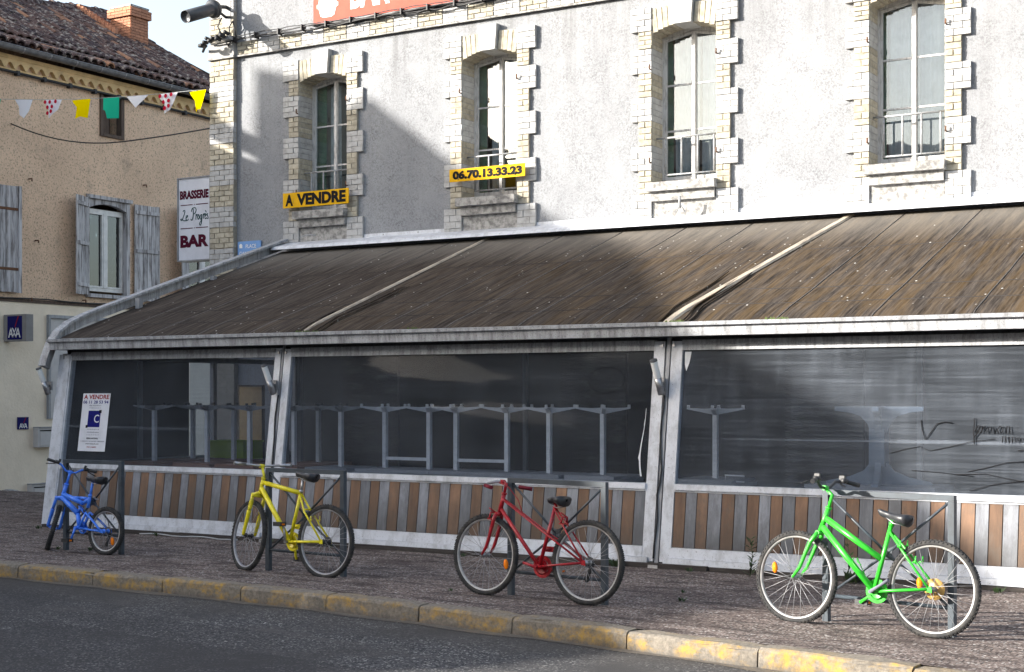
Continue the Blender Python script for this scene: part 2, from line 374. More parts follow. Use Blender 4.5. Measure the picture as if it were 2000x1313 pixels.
mt['rim'] = M('aluminium_rim', (.44,.43,.42), (.30,.295,.29), 20, rough=.4)
mt['rim_dark'] = M('grey_rim', (.34,.34,.36), (.22,.22,.235), 20, rough=.4)
mt['spoke'] = M('spoke_steel', (.34,.34,.35), rough=.5, metal=.5)
mt['black'] = M('black_plastic', (.020,.020,.022), (.035,.035,.036), 30, rough=.5)
mt['saddle'] = M('saddle_vinyl', (.022,.023,.027), (.035,.036,.04), 12, rough=.42)
mt['amber'] = flat('amber_reflector', (.85,.22,.015), .25); mt['gold'] = M('gold_disc', (.55,.34,.10), (.40,.25,.08), 20, rough=.4, metal=.2)
mt['rack'] = M('slate_grey_steel', (.055,.070,.085), (.038,.046,.055), 10, rough=.42, spec=.5)
mt['leaf'] = M('weed_leaf', (.035,.07,.018), (.022,.045,.012), 20, rough=.7); mt['moss'] = M('moss', (.06,.085,.02), rough=.95)
mt['occl'] = M('pale_house_render', (.48,.42,.34), (.40,.35,.28), 1.5, rough=.95, bump=.3, bscale=25)

# ------------------------------------------------------------------ lettering
def lettering(parent, txt, mat, O, U, V, x0, x1, z0, z1, name='lettering', bold=.012, lift=.003, shear=0, keep=False):
    """letters fitted into the rectangle x0..x1, z0..z1 on the plane O + U*x + V*z"""
    cu = bpy.data.curves.new('lettering', 'FONT'); cu.body = txt; cu.size = 1; cu.offset = bold; cu.shear = shear; cu.resolution_u = 3
    tmp = bpy.data.objects.new('tmp', cu); COL.objects.link(tmp)
    dg = bpy.context.evaluated_depsgraph_get()
    me = bpy.data.meshes.new_from_object(tmp.evaluated_get(dg))
    bpy.data.objects.remove(tmp); bpy.data.curves.remove(cu)
    xs = [v.co.x for v in me.vertices]; ys = [v.co.y for v in me.vertices]
    a, b, c, d = min(xs), max(xs), min(ys), max(ys)
    U = Vector(U); V = Vector(V); N = U.cross(V).normalized(); O = Vector(O)
    for v in me.vertices:
        x = x0+(v.co.x-a)/(b-a)*(x1-x0); z = z0+(v.co.y-c)/(d-c)*(z1-z0)
        v.co = O+U*x+V*z+N*lift
    me.materials.clear(); me.materials.append(mat)
    return put(name, me, parent)

def wall_holes(mb, u0, u1, z0, z1, holes, f, t0, t1):
    """boxes that fill a wall rectangle round its rectangular openings; f(u, t, z) -> point"""
    us = sorted({u0, u1, *[h[0] for h in holes], *[h[1] for h in holes]})
    for a, b in zip(us, us[1:]):
        m = (a+b)/2
        zs = sorted([(h[2], h[3]) for h in holes if h[0] < m < h[1]])
        lo = z0
        for (p, q) in zs+[(z1, z1)]:
            if p > lo+1e-6:
                mb.hexa([f(a,t0,lo), f(b,t0,lo), f(b,t1,lo), f(a,t1,lo), f(a,t0,p), f(b,t0,p), f(b,t1,p), f(a,t1,p)])
            lo = q
    return mb

# ------------------------------------------------------------------ ground, road, kerb
KX = [-18, -16, -11.4, -9.3, -7.2, -5.57, -4.5, -3.5, -2.45, -1.4, .7, 3, 6]
KY = [9.70, 9.77, 9.79, 9.73, 9.60, 9.38, 9.23, 9.06, 8.88, 8.68, 8.2, 7.6, 6.7]
def kerb_y(x):
    for a, b, c, d in zip(KX, KX[1:], KY, KY[1:]):
        if x <= b: return c+(d-c)*max(0, (x-a))/(b-a)
    return KY[-1]
g = MB(); g.add([(-250,-250,-.62),(250,-250,-.62),(250,300,-.62),(-250,300,-.62)], [(0,1,2,3)])
g.build('ground', mt['road'], kind='structure')
g = MB(); g.add([(-60,-60,-.138),(60,-60,-.138),(60,11,-.138),(-60,11,-.138)], [(0,1,2,3)])
g.build('road', mt['road'], kind='structure')
def sstep(a, b, x):
    t = min(1, max(0, (x-a)/(b-a))); return t*t*(3-2*t)
def side_z(x, y): return -.58*sstep(17.2, 19.6, y)*sstep(-15.2, -16.6, x)
g = MB(); xs = [-21.3, -20, -19, -18, -17, -16.4, -15.8, -15.2]+[x/2 for x in range(-29, 13)]; rows = 22
vs = []
for x in xs:
    k = kerb_y(x)+.125
    for j in range(rows):
        y = k+(17.55-k)*j/8 if j <= 8 else 17.55+(j-8)*.75
        vs.append((x, y, side_z(x, y)+.006*math.sin(x*2.3+y*1.7)*(0 if j < 1 else 1)))
n = rows; fs = [(i*n+j, (i+1)*n+j, (i+1)*n+j+1, i*n+j+1) for i in range(len(xs)-1) for j in range(n-1)]
g.add(vs, fs, True); g.build('pavement', mt['pavement'], kind='structure')
kerb = thing('kerb', None, None, (0, 0, 0), kind='structure')
KJ = [-17.6, -16.6, -15.55, -14.5, -13.45, -12.42, -11.41, -10.36, -9.45, -8.48, -7.5, -6.5, -5.57, -4.55, -3.51, -2.45, -1.4, -.35, .7, 1.75, 2.8, 3.85, 4.9]
for a, b in zip(KJ, KJ[1:]):
    ga, gb = random.uniform(.002, .007), random.uniform(.002, .007)
    A = Vector((a+ga, kerb_y(a), 0)); B = Vector((b-gb, kerb_y(b), 0))
    n = Vector((A.y-B.y, B.x-A.x, 0)).normalized(); dz = random.uniform(-.006, .008)
    prof = [(-.018,-.17), (-.010,-.026), (.0,-.010), (.014,-.001), (.13,.004), (.15,-.02), (.15,-.17)]
    mb = MB(); vs = []; m = 7; sg = 9
    for i in range(sg):
        p = A.lerp(B, i/(sg-1)); e = 1 if 0 < i < sg-1 else 0
        sh = 0 if e else .009
        for q, (o, z) in enumerate(prof):
            w = random.uniform(-.004, .004) if q in (1, 2, 3, 4) else 0
            chip = random.choice([0]*9+[.016]) if q in (2, 3) else 0
            vs.append(p+n*(o+w+(sh if o < .02 else 0)+chip)+Vector((0, 0, z+dz+w-(sh if z > -.1 else 0)-chip*.6)))
    fs = [(i*m+q, (i+1)*m+q, (i+1)*m+(q+1) % m, i*m+(q+1) % m) for i in range(sg-1) for q in range(m)]
    mb.add(vs, fs); mb.f += [tuple(range(m)), tuple((sg-1)*m+q for q in range(m))[::-1]]; mb.sm += [False, False]
    mb.build('kerb_stone', mt['kerb'], kerb)

g = MB(); vs = []
for i in range(60):
    x = -17.5+i*.38; k = kerb_y(x); w = .085+.03*math.sin(i*1.9)+.02*math.sin(i*.7); vs += [(x, k-w, -.134), (x, k+.02, -.128)]
g.add(vs, [(2*i, 2*i+2, 2*i+3, 2*i+1) for i in range(59)]); g.build('gutter_strip', mt['kerb'], kerb)

# ------------------------------------------------------------------ main building
YF = 17.6
bld = thing('corner_building', 'white rough-cast corner building with brick-edged windows above the covered terrace', 'building', (-15.95, YF, 0))
bo = bld.location
WC = [-13.77, -10.81, -7.83, -4.91, -1.96, .99]; HW = .455; SILL = 4.44; SPR = 6.42; RISE = .10
f = lambda u, t, z: sub(bo, (u, t, z))
mb = MB()
holes = [(c-HW, c+HW, SILL-.02, SPR+RISE) for c in WC[:6]]
wall_holes(mb, -15.94, 6, 3.3, 9.2, holes, f, YF, YF+.45)
wall_holes(mb, -15.94, 6, -.1, 3.3, [], f, YF+.03, YF+.45)
mb.box(*[v for ax in ((-15.94+15.95, -15.5+15.95),) for v in ax], .46, 4, -1, 9.2)
mb.box(5.6+15.95, 6+15.95, .46, 4, -1, 9.2); mb.box(.45, 21.5, 3.6, 4, -1, 9.2)
mb.build('wall', mt['roughcast'], bld)
mb = MB(); mb.box(.0, 22.2, -.25, 4.3, 9.22, 9.5); mb.build('roof', mt['tile'], bld)
mb = MB(); mb.box(.46, 21.5, .47, 3.59, 3.2, 3.3); mb.box(.46, 21.5, 3.4, 3.5, 3.31, 9.2); mb.build('interior', mt['dark_room'], bld)
def arc_z(dx, base=SPR, rise=RISE): return base+rise*(1-(dx/HW)**2)
# arch soffit fill above each opening
brick_specs = []     # (centre, half sizes, rot about y, material, parent)
def brick(cx, cz, hw, hz, matn, parent, y0=YF-.047, dep=.07, rot=0):
    brick_specs.append((cx, cz, hw, hz, matn, parent, y0, dep, rot))
def course_block(x0, x1, z0, z1, matn, parent, flip, n=4, y0=YF-.047):
    """one toothed block of n brick courses between x0 and x1"""
    h = (z1-z0)/n; gp = .006 if matn == 'cream_brick' else .004
    for i in range(n):
        w = x1-x0; cut = []
        L = .205
        if w < .25: cut = [x0, x1] if (i+flip) % 2 else [x0, (x0+x1)/2, x1]
        else:
            x = x0 if (i+flip) % 2 else x0-L/2
            cut = [x0]
            while x+L < x1-.03:
                x += L
                if x > x0+.03: cut.append(x)
            cut.append(x1)
        for a, b in zip(cut, cut[1:]):
            j = random.uniform(-.006, .005)
            brick((a+b)/2+random.uniform(-.0015,.0015), z0+(i+.5)*h+random.uniform(-.0015,.0015), (b-a)/2-gp-random.uniform(0,.0025), h/2-gp-random.uniform(0,.0015), matn, parent, y0+j)
LEV = [3.93, 4.31, 4.62, 4.945, 5.27, 5.59, 5.905, 6.226, 6.46]
for wi, xc in enumerate(WC[:6]):
    sur = MB(); so_ = bo
    def B(x0, x1, y0, y1, z0, z1, m=sur): m.hexa([f(x0,y0,z0),f(x1,y0,z0),f(x1,y1,z0),f(x0,y1,z0),f(x0,y0,z1),f(x1,y0,z1),f(x1,y1,z1),f(x0,y1,z1)])
    seen = wi < 4
    surround = put('window_surround', None, bld)
    for sd in (-1, 1):
        for k in range(8):
            z0, z1 = LEV[k], LEV[k+1]; white = k % 2 == 0
            wdt = .305 if white else .198
            a = xc+sd*HW; b = a+sd*wdt; x0, x1 = min(a, b), max(a, b)
            mm = MB(); B(x0+(.004), x1-.004, YF-.036, YF+.02, z0+.003, z1-.003, mm); mm.build('painted_block' if white else 'mortar_bed', mt['white_mortar' if white else 'mortar'], surround)
            ra, rb = (a-.004, a+.05) if sd > 0 else (a-.05, a+.004)
            nb_ = 4
            for i in range(nb_):      # bricks on the reveal face
                hz = (z1-z0)/nb_
                if z0+(i+1)*hz > SILL and seen:
                    mm = MB(); B(ra, rb, YF-.03, YF+.30, z0+i*hz+.004, z0+(i+1)*hz-.004, mm); mm.build('reveal_brick', mt['white_brick' if white else 'cream_brick'], surround)
            if seen: course_block(x0, x1, z0, z1, 'white_brick' if white else 'cream_brick', surround, k)
        a = xc+sd*HW; b = a+sd*.305; x0, x1 = min(a, b), max(a, b)
        mm = MB(); B(x0+.004, x1-.004, YF-.045, YF+.02, 6.465, 6.765, mm); mm.build('painted_block', mt['white_mortar'], surround); course_block(x0, x1, 6.46, 6.77, 'white_brick', surround, 0, y0=YF-.056)
    # voussoirs and keystone
    for sd in (-1, 1):
        for i in range(4):
            dx0 = .15+i*(HW-.15)/4; dx = dx0+(HW-.15)/8
            zb = arc_z(dx); zt = 6.765-.02*i/4
            rot = sd*dx*.28
            brick(xc+sd*dx, (zb+zt)/2, (HW-.15)/8-.005, (zt-zb)/2, 'cream_brick', surround, YF-.04, .4, rot)
    ks = MB(); pl = [(-.125, SPR+RISE-.02), (.125, SPR+RISE-.02), (.155, 6.86), (-.155, 6.86)]
    ks.prism(pl, lambda x, z: f(xc+x, YF-.10, z), lambda x, z: f(xc+x, YF+.28, z))
    for gx in (-.06, .01, .07): ks.box(*[xc+15.95+gx-.002, xc+15.95+gx+.002], -.101, -.099, 6.56, 6.85)
    ks.build('keystone', mt['white_brick'], surround)
    arch = MB(); n = 10
    pl = [(-HW, 6.60)]+[(-HW+2*HW*i/n, arc_z(-HW+2*HW*i/n)) for i in range(n+1)]+[(HW, 6.60)]
    arch.prism(pl, lambda x, z: f(xc+x, YF-.028, z), lambda x, z: f(xc+x, YF+.30, z)); arch.build('arch', mt['mortar'], surround)
    # sill
    s = MB(); B(xc-.50, xc+.475, YF-.155, YF+.40, 4.325, 4.44, s); B(xc-HW+.006, xc+HW-.006, YF-.085, YF+.02, 4.20, 4.323, s)
    B(xc-HW+.006, xc+HW-.006, YF-.02, YF+.02, 3.93, 4.198, s); s.build('window_sill', mt['stone'], bld)
    # window joinery
    yw = YF+.285; fr = MB()
    B(xc-HW+.002, xc-HW+.032, yw, yw+.06, SILL, SPR+.01, fr); B(xc+HW-.032, xc+HW-.002, yw, yw+.06, SILL, SPR+.01, fr); B(xc-HW+.032, xc+HW-.032, yw, yw+.06, SILL, SILL+.04, fr)
    pl = [(HW-.002, SPR)]+[(HW-.002-2*(HW-.002)*i/n, arc_z(HW-2*HW*i/n)-.002) for i in range(n+1)]+[(-HW+.032, SPR-.012), (0, SPR+.068), (HW-.032, SPR-.012)]
    fr.prism(pl, lambda x, z: f(xc+x, yw, z), lambda x, z: f(xc+x, yw+.06, z))
    win = fr.build('window', mt['old_white'], bld)
    for sd in (-1, 1):
        cs = MB(); a, b = (xc-HW+.035, xc-.004) if sd < 0 else (xc+.004, xc+HW-.035)
        y0, y1 = yw+.012, yw+.05; zb = SILL+.045; tz = lambda x: SPR-.018+.080*(1-abs(x-xc)/(HW-.032)); sw = .028
        def H(xa, xb, za0, za1, zb0, zb1, ya, yb, m): m.hexa([f(xa,ya,za0),f(xb,ya,zb0),f(xb,yb,zb0),f(xa,yb,za0),f(xa,ya,za1),f(xb,ya,zb1),f(xb,yb,zb1),f(xa,yb,za1)])
        H(a, a+sw, zb, tz(a), zb, tz(a+sw), y0, y1, cs); H(b-sw, b, zb, tz(b-sw), zb, tz(b), y0, y1, cs)
        H(a+sw, b-sw, tz(a+sw)-.035, tz(a+sw), tz(b-sw)-.035, tz(b-sw), y0, y1, cs); B(a+sw, b-sw, y0, y1, zb, zb+.075, cs)
        h = (SPR-.03-zb-.075)/3
        for q in (1, 2): B(a+sw, b-sw, y0+.004, y1-.004, zb+.075+h*q-.011, zb+.075+h*q+.011, cs)
        cs.build('casement', mt['old_white'], win)
        for q in range(3):
            p = MB(); z0 = zb+.075+h*q+(.012 if q else .001); z1 = zb+.075+h*(q+1)-.012
            if q < 2: B(a+sw+.001, b-sw-.001, y0+.018, y0+.022, z0, z1, p)
            else: H(a+sw+.001, b-sw-.001, z0, tz(a+sw)-.036, z0, tz(b-sw)-.036, y0+.018, y0+.022, p)
            p.build('pane', mt['glass'], win)
    m_ = MB(); B(xc-.024, xc+.024, yw-.010, yw+.010, SILL+.045, SPR+.04, m_); m_.build('meeting_stile', mt['old_white'], win)
    # curtains
    def curt(x0, x1, y, name, mat, z0=SILL+.02, z1=SPR, wav=.025, fr_=34):
        c = MB(); n = 40; vs = []
        for i in range(n+1):
            x = x0+(x1-x0)*i/n; yy = y+wav*math.sin(fr_*x)+.4*wav*math.sin(fr_*2.3*x+1)
            vs += [f(x, yy, z0), f(x+.02*math.sin(7*x), yy, z1)]
        c.add(vs, [(2*i, 2*i+2, 2*i+3, 2*i+1) for i in range(n)], True); c.build(name, mat, win)
    L, Rr = xc-HW+.035, xc+HW-.035
    gr = {0: .16, 1: .13, 2: .09, 3: .05}.get(wi, .06)
    curt(L-.05, L+gr, yw+.10, 'green_blind', mt['green_cloth'], wav=.003)
    sp = {0: [(L+.18, xc-.02)], 1: [(L+.16, xc-.05)], 2: [(L+.10, xc+.02), (xc+.05, Rr)], 3: [(L+.05, xc+.03), (xc+.02, Rr+.02)]}.get(wi, [(L+.05, Rr)])
    for (a, b) in sp: curt(a, b, yw+.17, 'curtain', mt['curtain'])
    # guard rail
    r = MB(); yr = YF+.10
    r.path([f(xc-HW, yr, 5.05), f(xc+HW, yr, 5.05)], .014, 6)
    rail = r.build('guard_rail', mt['rail_grey'], bld)
    q = MB(); q.path([f(xc-HW+.12, yr, 4.56), f(xc+HW, yr, 4.56)], .012, 6); q.build('bottom_rail', mt['rail_grey'], rail)
    for dx in (-.32, -.09, .14, .37):
        q = MB(); q.path([f(xc+dx, yr, 4.56), f(xc+dx, yr, 5.05)], .013, 6); q.build('bar', mt['rail_grey'], rail)
    for (dx, z) in ((.475, 6.05), (.475, 4.78), (-.47, 5.95), (-.47, 4.72)):
        q = MB(); q.path([f(xc+dx, YF-.04, z), f(xc+dx, YF-.085, z), f(xc+dx, YF-.085, z+.06)], .011, 6); q.build('shutter_pin', mt['rust'], bld)
# corner pilaster and string course
pil = MB(); B = lambda x0, x1, y0, y1, z0, z1, m: m.hexa([f(x0,y0,z0),f(x1,y0,z0),f(x1,y1,z0),f(x0,y1,z0),f(x0,y0,z1),f(x1,y0,z1),f(x1,y1,z1),f(x0,y1,z1)])
B(-15.985, -15.50, YF-.072, YF+.40, -.6, 9.2, pil); pilaster = pil.build('corner_pilaster', mt['mortar'], bld)
z = 3.3; k = 0
while z < 9:
    hgt = .33
    if not 6.86 < z+hgt/2 < 7.25:
        course_block(-15.995, -15.494, z+.003, z+hgt-.003, 'white_brick' if k % 2 else 'cream_brick', pilaster, k, 4, YF-.085)
    z += hgt; k += 1
band = MB(); B(-15.50, 6, YF-.035, YF+.02, 6.98, 7.19, band); B(-16.0, -15.48, YF-.10, YF+.1, 6.98, 7.19, band); bandp = band.build('string_course', mt['white_mortar'], bld)
x = -15.46; k = 0
while x < 1:
    course_block(x+.004, x+.426, 6.982, 7.188, 'cream_brick' if k % 2 == 0 else 'white_brick', bandp, k, 3, YF-.05); x += .43; k += 1
bm = MB(); B(-15.48, 6, YF-.062, YF-.03, 6.955, 6.978, bm); B(-16.01, -15.47, YF-.12, YF, 6.945, 6.978, bm); bm.build('drip_moulding', mt['stone'], bld)
cp = Vector((0, 0, 1.66))
brick_specs.sort(key=lambda s: (Vector((s[0], s[6], s[1]))-cp).length + (0 if s[5].name.startswith('window_surround') else 4) + (30 if s[0] > -2.6 else 0))
unit = {}
for m_ in ('white_brick', 'cream_brick'):
    u = MB(); u.box(-1, 1, 0, 1, -1, 1); me = u.mesh('brick'); me.materials.append(mt[m_]); unit[m_] = me
rest = {'white_brick': MB(), 'cream_brick': MB()}
for i, (cx, cz, hw, hz, mn, par, y0, dep, rot) in enumerate(brick_specs):
    mw = Matrix.Translation(Vector(sub(bo, (cx, y0, cz)))) @ Matrix.Rotation(rot, 4, 'Y') @ Matrix.Diagonal((hw, dep, hz, 1))
    if i < 290: put('brick', unit[mn], par, mw=mw)
    else:
        u = MB(); u.box(-1, 1, 0, 1, -1, 1); rest[mn].add([mw @ Vector(p) for p in u.v], u.f)
for mn, m_ in rest.items(): m_.build('brickwork', mt[mn], bld, kind='stuff')

# ------------------------------------------------------------------ terrace (veranda)
ver = thing('covered_terrace', 'long glazed terrace with brown canvas awning and plank-patterned lower panels', 'terrace', (-14.4, 12.7, 0))
vo = ver.location
XE = 2.4
def yv(z): return 12.71+.14*z
def lean(mb, x0, x1, z0, z1, d0=0, d1=.08):
    mb.hexa([sub(vo, p) for p in [(x0,yv(z0)+d0,z0),(x1,yv(z0)+d0,z0),(x1,yv(z0)+d1,z0),(x0,yv(z0)+d1,z0),(x0,yv(z1)+d0,z1),(x1,yv(z1)+d0,z1),(x1,yv(z1)+d1,z1),(x0,yv(z1)+d1,z1)]]); return mb
def vbox(mb, x0, x1, y0, y1, z0, z1): mb.hexa([sub(vo, p) for p in [(x0,y0,z0),(x1,y0,z0),(x1,y1,z0),(x0,y1,z0),(x0,y0,z1),(x1,y0,z1),(x1,y1,z1),(x0,y1,z1)]]); return mb
# awning canvas
prof = [(17.35,3.825), (16.5,3.545), (15.7,3.282), (14.9,3.019), (14.2,2.789), (13.7,2.625), (13.36,2.513), (13.15,2.437), (12.98,2.365), (12.87,2.30)]
def awn(x, s):
    i = min(int(s), len(prof)-2); t = s-i
    y = prof[i][0]+(prof[i+1][0]-prof[i][0])*t; z = prof[i][1]+(prof[i+1][1]-prof[i][1])*t
    return y, z
RIBS = [-10.42, -5.94, -1.35]; SKEW = {-10.42: -.26, -5.94: .40, -1.35: .4}
mb = MB(); nx = 168; ns = 28; vs = []
for i in range(nx+1):
    x = -14.38+(XE+14.38)*i/nx
    d = min([abs(x-r) for r in RIBS]+[abs(x+14.38)])
    for j in range(ns+1):
        y, z = awn(x, j/ns*(len(prof)-1)); t = j/ns
        sag = -.02*math.sin(math.pi*t)*min(1, d/.9)
        wr = .012*math.sin(x*31+3*math.sin(x*5))*math.exp(-d/.45)*sstep(.45, .9, t)
        vs.append(sub(vo, (x, y, z+sag+wr)))
mb.add(vs, [(i*(ns+1)+j, i*(ns+1)+j+1, (i+1)*(ns+1)+j+1, (i+1)*(ns+1)+j) for i in range(nx) for j in range(ns)], True)
mb.build('awning', mt['awning'], ver)
for x in [-13.6, -12.85, -12.05, -11.25, -9.45, -8.55, -7.65, -6.75, -4.85, -3.95, -3.05, -2.15]:
    q = MB(); q.path([sub(vo, (x+.004*math.sin(j*2.1+x), awn(x, j*.75)[0], awn(x, j*.75)[1]-.02*math.sin(math.pi*j/12)+.002)) for j in range(0, 13)], .006, 5); q.build('seam', mt['awning_seam'], ver)
for yz in (4.3, 2.0, 5.6):
    q = MB(); q.path([sub(vo, (x*.5, awn(0, yz)[0], awn(0, yz)[1]-.02*math.sin(math.pi*yz/9)*min(1, min([abs(x*.5-r) for r in RIBS]+[abs(x*.5+14.38)])/.9)+.001)) for x in range(-28, 5)], .005, 4); q.build('seam', mt['fold_line'], ver)
for x in RIBS:
    w = .032 if x < -10 else .055
    q = MB(); pts = [awn(x, j*.5) for j in range(0, 19)]
    vs = []
    for (y, z) in pts:
        xx = x+(SKEW[x])*(y-13.0)/4.2; vs += [sub(vo, (xx-w, y, z+.004)), sub(vo, (xx-w*.6, y, z+.022)), sub(vo, (xx+w*.6, y, z+.022)), sub(vo, (xx+w, y, z+.004))]
    q.add(vs, [(4*i+k, 4*i+4+k, 4*i+5+k, 4*i+1+k) for i in range(18) for k in range(3)]); q.build('awning_rib', mt['rib_paint'], ver)
    for dx in (.11, .19, -.10):
        q = MB(); q.path([sub(vo, (x+dx+.02*math.sin(j)+(.02*j/9 if dx > 0 else -.01), awn(x, 3.2+j*.55)[0], awn(x, 3.2+j*.55)[1]+.012)) for j in range(0, 11)], [.004]+[.012]*9+[.006], 5); q.build('fold', mt['awning'], ver)
# end trim: curved aluminium cheek along the left edge
q = MB(); tp = [(17.5,4.035), (16.2,3.61), (15.0,3.216), (14.2,2.954), (13.73,2.80), (13.45,2.70), (13.2,2.595), (13.0,2.46), (12.88,2.30), (12.80,2.12), (12.77,2.02)]
vs = []
for i, (y, z) in enumerate(tp):
    a = tp[max(0, i-1)]; b = tp[min(len(tp)-1, i+1)]; ty, tz = b[0]-a[0], b[1]-a[1]; l = math.hypot(ty, tz); ny, nz = tz/l, -ty/l
    h = .15
    for (dx, dn) in ((0, 0), (0, -h), (.05, -h), (.05, -.03), (.13, -.03), (.13, 0)):
        vs.append(sub(vo, (-14.52+dx, y-ny*dn*-1 if False else y+ny*dn, z+nz*dn)))
m = 6
q.add(vs, [(i*m+k, i*m+(k+1) % m, (i+1)*m+(k+1) % m, (i+1)*m+k) for i in range(len(tp)-1) for k in range(m)]); q.f.append(tuple(range((len(tp)-1)*m, len(tp)*m))); q.sm.append(False)
q.build('end_trim', mt['alu_dirty'], ver)
# flashing along the wall
q = MB(); pl = [(YF-.012, 4.04), (YF-.012, 3.99), (17.16, 3.885), (17.125, 3.835), (17.17, 3.835), (17.2, 3.85), (YF-.002, 3.93), (YF-.002, 4.04)]
q.prism(pl, lambda y, z: sub(vo, (-14.42, y, z)), lambda y, z: sub(vo, (XE, y, z))); q.build('flashing', mt['alu'], ver)
for x in [-13.9+.62*i for i in range(22)]:
    q = MB(); q.lathe([(0, 0), (.013, .002), (.010, .008), (0, .009)], sub(vo, (x, YF-.012, 4.015)), (0, -1, 0), 8); q.build('screw', mt['steel'], ver)
q = MB(); q.path([sub(vo, (-7.86, 17.4, 4.02)), sub(vo, (-7.80, 17.38, 4.13)), sub(vo, (-7.74, 17.4, 4.02))], .008, 5); q.path([sub(vo, (-7.80, 17.38, 4.06)), sub(vo, (-7.80, 17.36, 4.22))], .016, 6); q.build('cable_bracket', mt['rail_grey'], ver)
q = MB(); q.path([sub(vo, (-14.0+i*.1, 17.30+.01*math.sin(i), 4.02+.03*math.sin(i*.9))) for i in range(4)], .009, 5); q.build('cable_bracket', mt['rail_grey'], ver)
# gutter fascia
q = MB(); pl = [(12.80,2.215), (12.79,2.305), (12.755,2.312), (12.75,2.345), (12.83,2.352), (12.86,2.315), (12.86,2.215)]
q.prism(pl, lambda y, z: sub(vo, (-14.36, y, z)), lambda y, z: sub(vo, (XE, y, z))); q.build('gutter_fascia', mt['alu_dirty'], ver)
q = MB(); vbox(q, -14.36, XE, 13.10, 13.22, 2.19, 2.40); vbox(q, -14.36, XE, 12.862, 13.10, 2.215, 2.235); q.build('eaves_beam', mt['iron'], ver)
for (x, l) in ((-10.42, .30), (-5.9, .18), (-4.9, .22), (-8.9, .12)):
    q = MB()
    for i in range(30): 
        a = x+random.uniform(0, l); h = random.uniform(.008, .028); y = 12.83+random.uniform(-.03, .03); w = random.uniform(.01, .02)
        q.add([sub(vo, p) for p in [(a-w,y,2.35),(a+w,y-.01,2.35),(a,y+.015,2.35),(a,y,2.35+h)]], [(0,1,3),(1,2,3),(2,0,3)])
    q.build('moss', mt['moss'], ver, kind='stuff')
# posts
PO = [(-14.40, -14.17, None), (-10.86, -10.78, -10.65), (-6.10, -5.985, -5.80), (-1.42, -1.31, -1.12)]
def panel(x0, x1, jl, jr, seed, sheet):
    zt, zb = 2.175, .06
    q = MB(); lean(q, x0+jl, x1-jr, 2.085, zt, 0, .06); lean(q, x0+jl, x1-jr, zt-.035, zt+.01, -.012, -.001); q.build('top_bar', mt['alu_dirty'], ver)
    for a, b in ((x0, x0+jl), (x1-jr, x1)):
        q = MB(); lean(q, a, b, zb, zt, 0, .07); q.build('jamb', mt['alu'], ver)
    q = MB(); lean(q, x0+jl, x1-jr, .745, .80, -.02, .07); lean(q, x0+jl, x1-jr, .725, .744, 0, .05); q.build('sill_rail', mt['alu'], ver)
    q = MB(); lean(q, x0+jl, x1-jr, .10, .20, -.004, .06); lean(q, x0+.05, x1-.05, .045, .098, -.03, .06); q.build('bottom_rail', mt['alu'], ver)
    # planks
    rnd = random.Random(seed); a = x0+jl+.004; k = seed % 2
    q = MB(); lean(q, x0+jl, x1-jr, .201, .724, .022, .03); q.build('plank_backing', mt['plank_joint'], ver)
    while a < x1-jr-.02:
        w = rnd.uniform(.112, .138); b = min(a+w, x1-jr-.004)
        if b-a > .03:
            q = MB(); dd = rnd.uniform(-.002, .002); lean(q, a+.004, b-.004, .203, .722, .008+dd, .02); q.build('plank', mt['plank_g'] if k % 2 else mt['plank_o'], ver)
        a = b; k += 1
    # sheet, slightly wavy
    q = MB(); nx, nz = 40, 16; vs = []
    for i in range(nx+1):
        for j in range(nz+1):
            x = x0+jl-.002+(x1-jr-x0-jl+.004)*i/nx; z = .80+(2.086-.80)*j/nz
            e = math.sin(math.pi*i/nx)*math.sin(math.pi*j/nz)
            vs.append(sub(vo, (x, yv(z)+.03+.010*e*math.sin(x*2.1+z*3.7+seed)+.004*e*math.sin(z*14+x), z)))
    q.add(vs, [(i*(nz+1)+j, (i+1)*(nz+1)+j, (i+1)*(nz+1)+j+1, i*(nz+1)+j+1) for i in range(nx) for j in range(nz)], True); q.build('clear_sheet', mt[sheet], ver)
panel(-14.20, -10.795, .02, .085, 3, 'pvc'); panel(-10.745, -5.995, .10, .115, 4, 'pvc'); panel(-5.925, -1.39, .115, .115, 8, 'pvc_dusty'); panel(-1.30, 2.3, .115, .1, 11, 'pvc_dusty')
q = MB(); lean(q, -14.40, -14.30, .0, 2.16, 0, .22); lean(q, -14.295, -14.20, .0, 2.16, -.01, .10); q.build('corner_post', mt['alu'], ver)
q = MB(); lean(q, -14.300, -14.296, .0, 2.16, .004, .2); q.build('gasket', mt['black_rubber'], ver)
for (a, b) in ((-10.795, -10.745), (-5.995, -5.925), (-1.39, -1.30)):
    q = MB(); lean(q, a, b, .0, 2.2, .03, .12); q.build('post', mt['black_rubber'], ver)
    q = MB(); lean(q, a+.018, b-.014, .02, 2.24, .0, .03); q.build('post_cover', mt['alu_grey'], ver)
    for dx in (-.035, b-a+.015):
        q = MB(); lean(q, a+dx, a+dx+.022, 2.12, 2.15, -.02, -.001); q.build('hook', mt['steel'], ver)
    q = MB(); lean(q, a-.01, b+.02, .0, .035, -.08, .05); q.build('post_foot', mt['steel'], ver)
# cables hanging in the joint
for (x, s) in ((-5.975, 1), (-10.78, 2)):
    q = MB(); q.path([sub(vo, (x+.010*math.sin(i*1.3+s)+(.02 if 5 < i < 8 else 0), yv(1.65-i*.12)-.012, 1.65-i*.12)) for i in range(14)], .008, 6); q.build('lamp_cable', mt['cable'], ver)
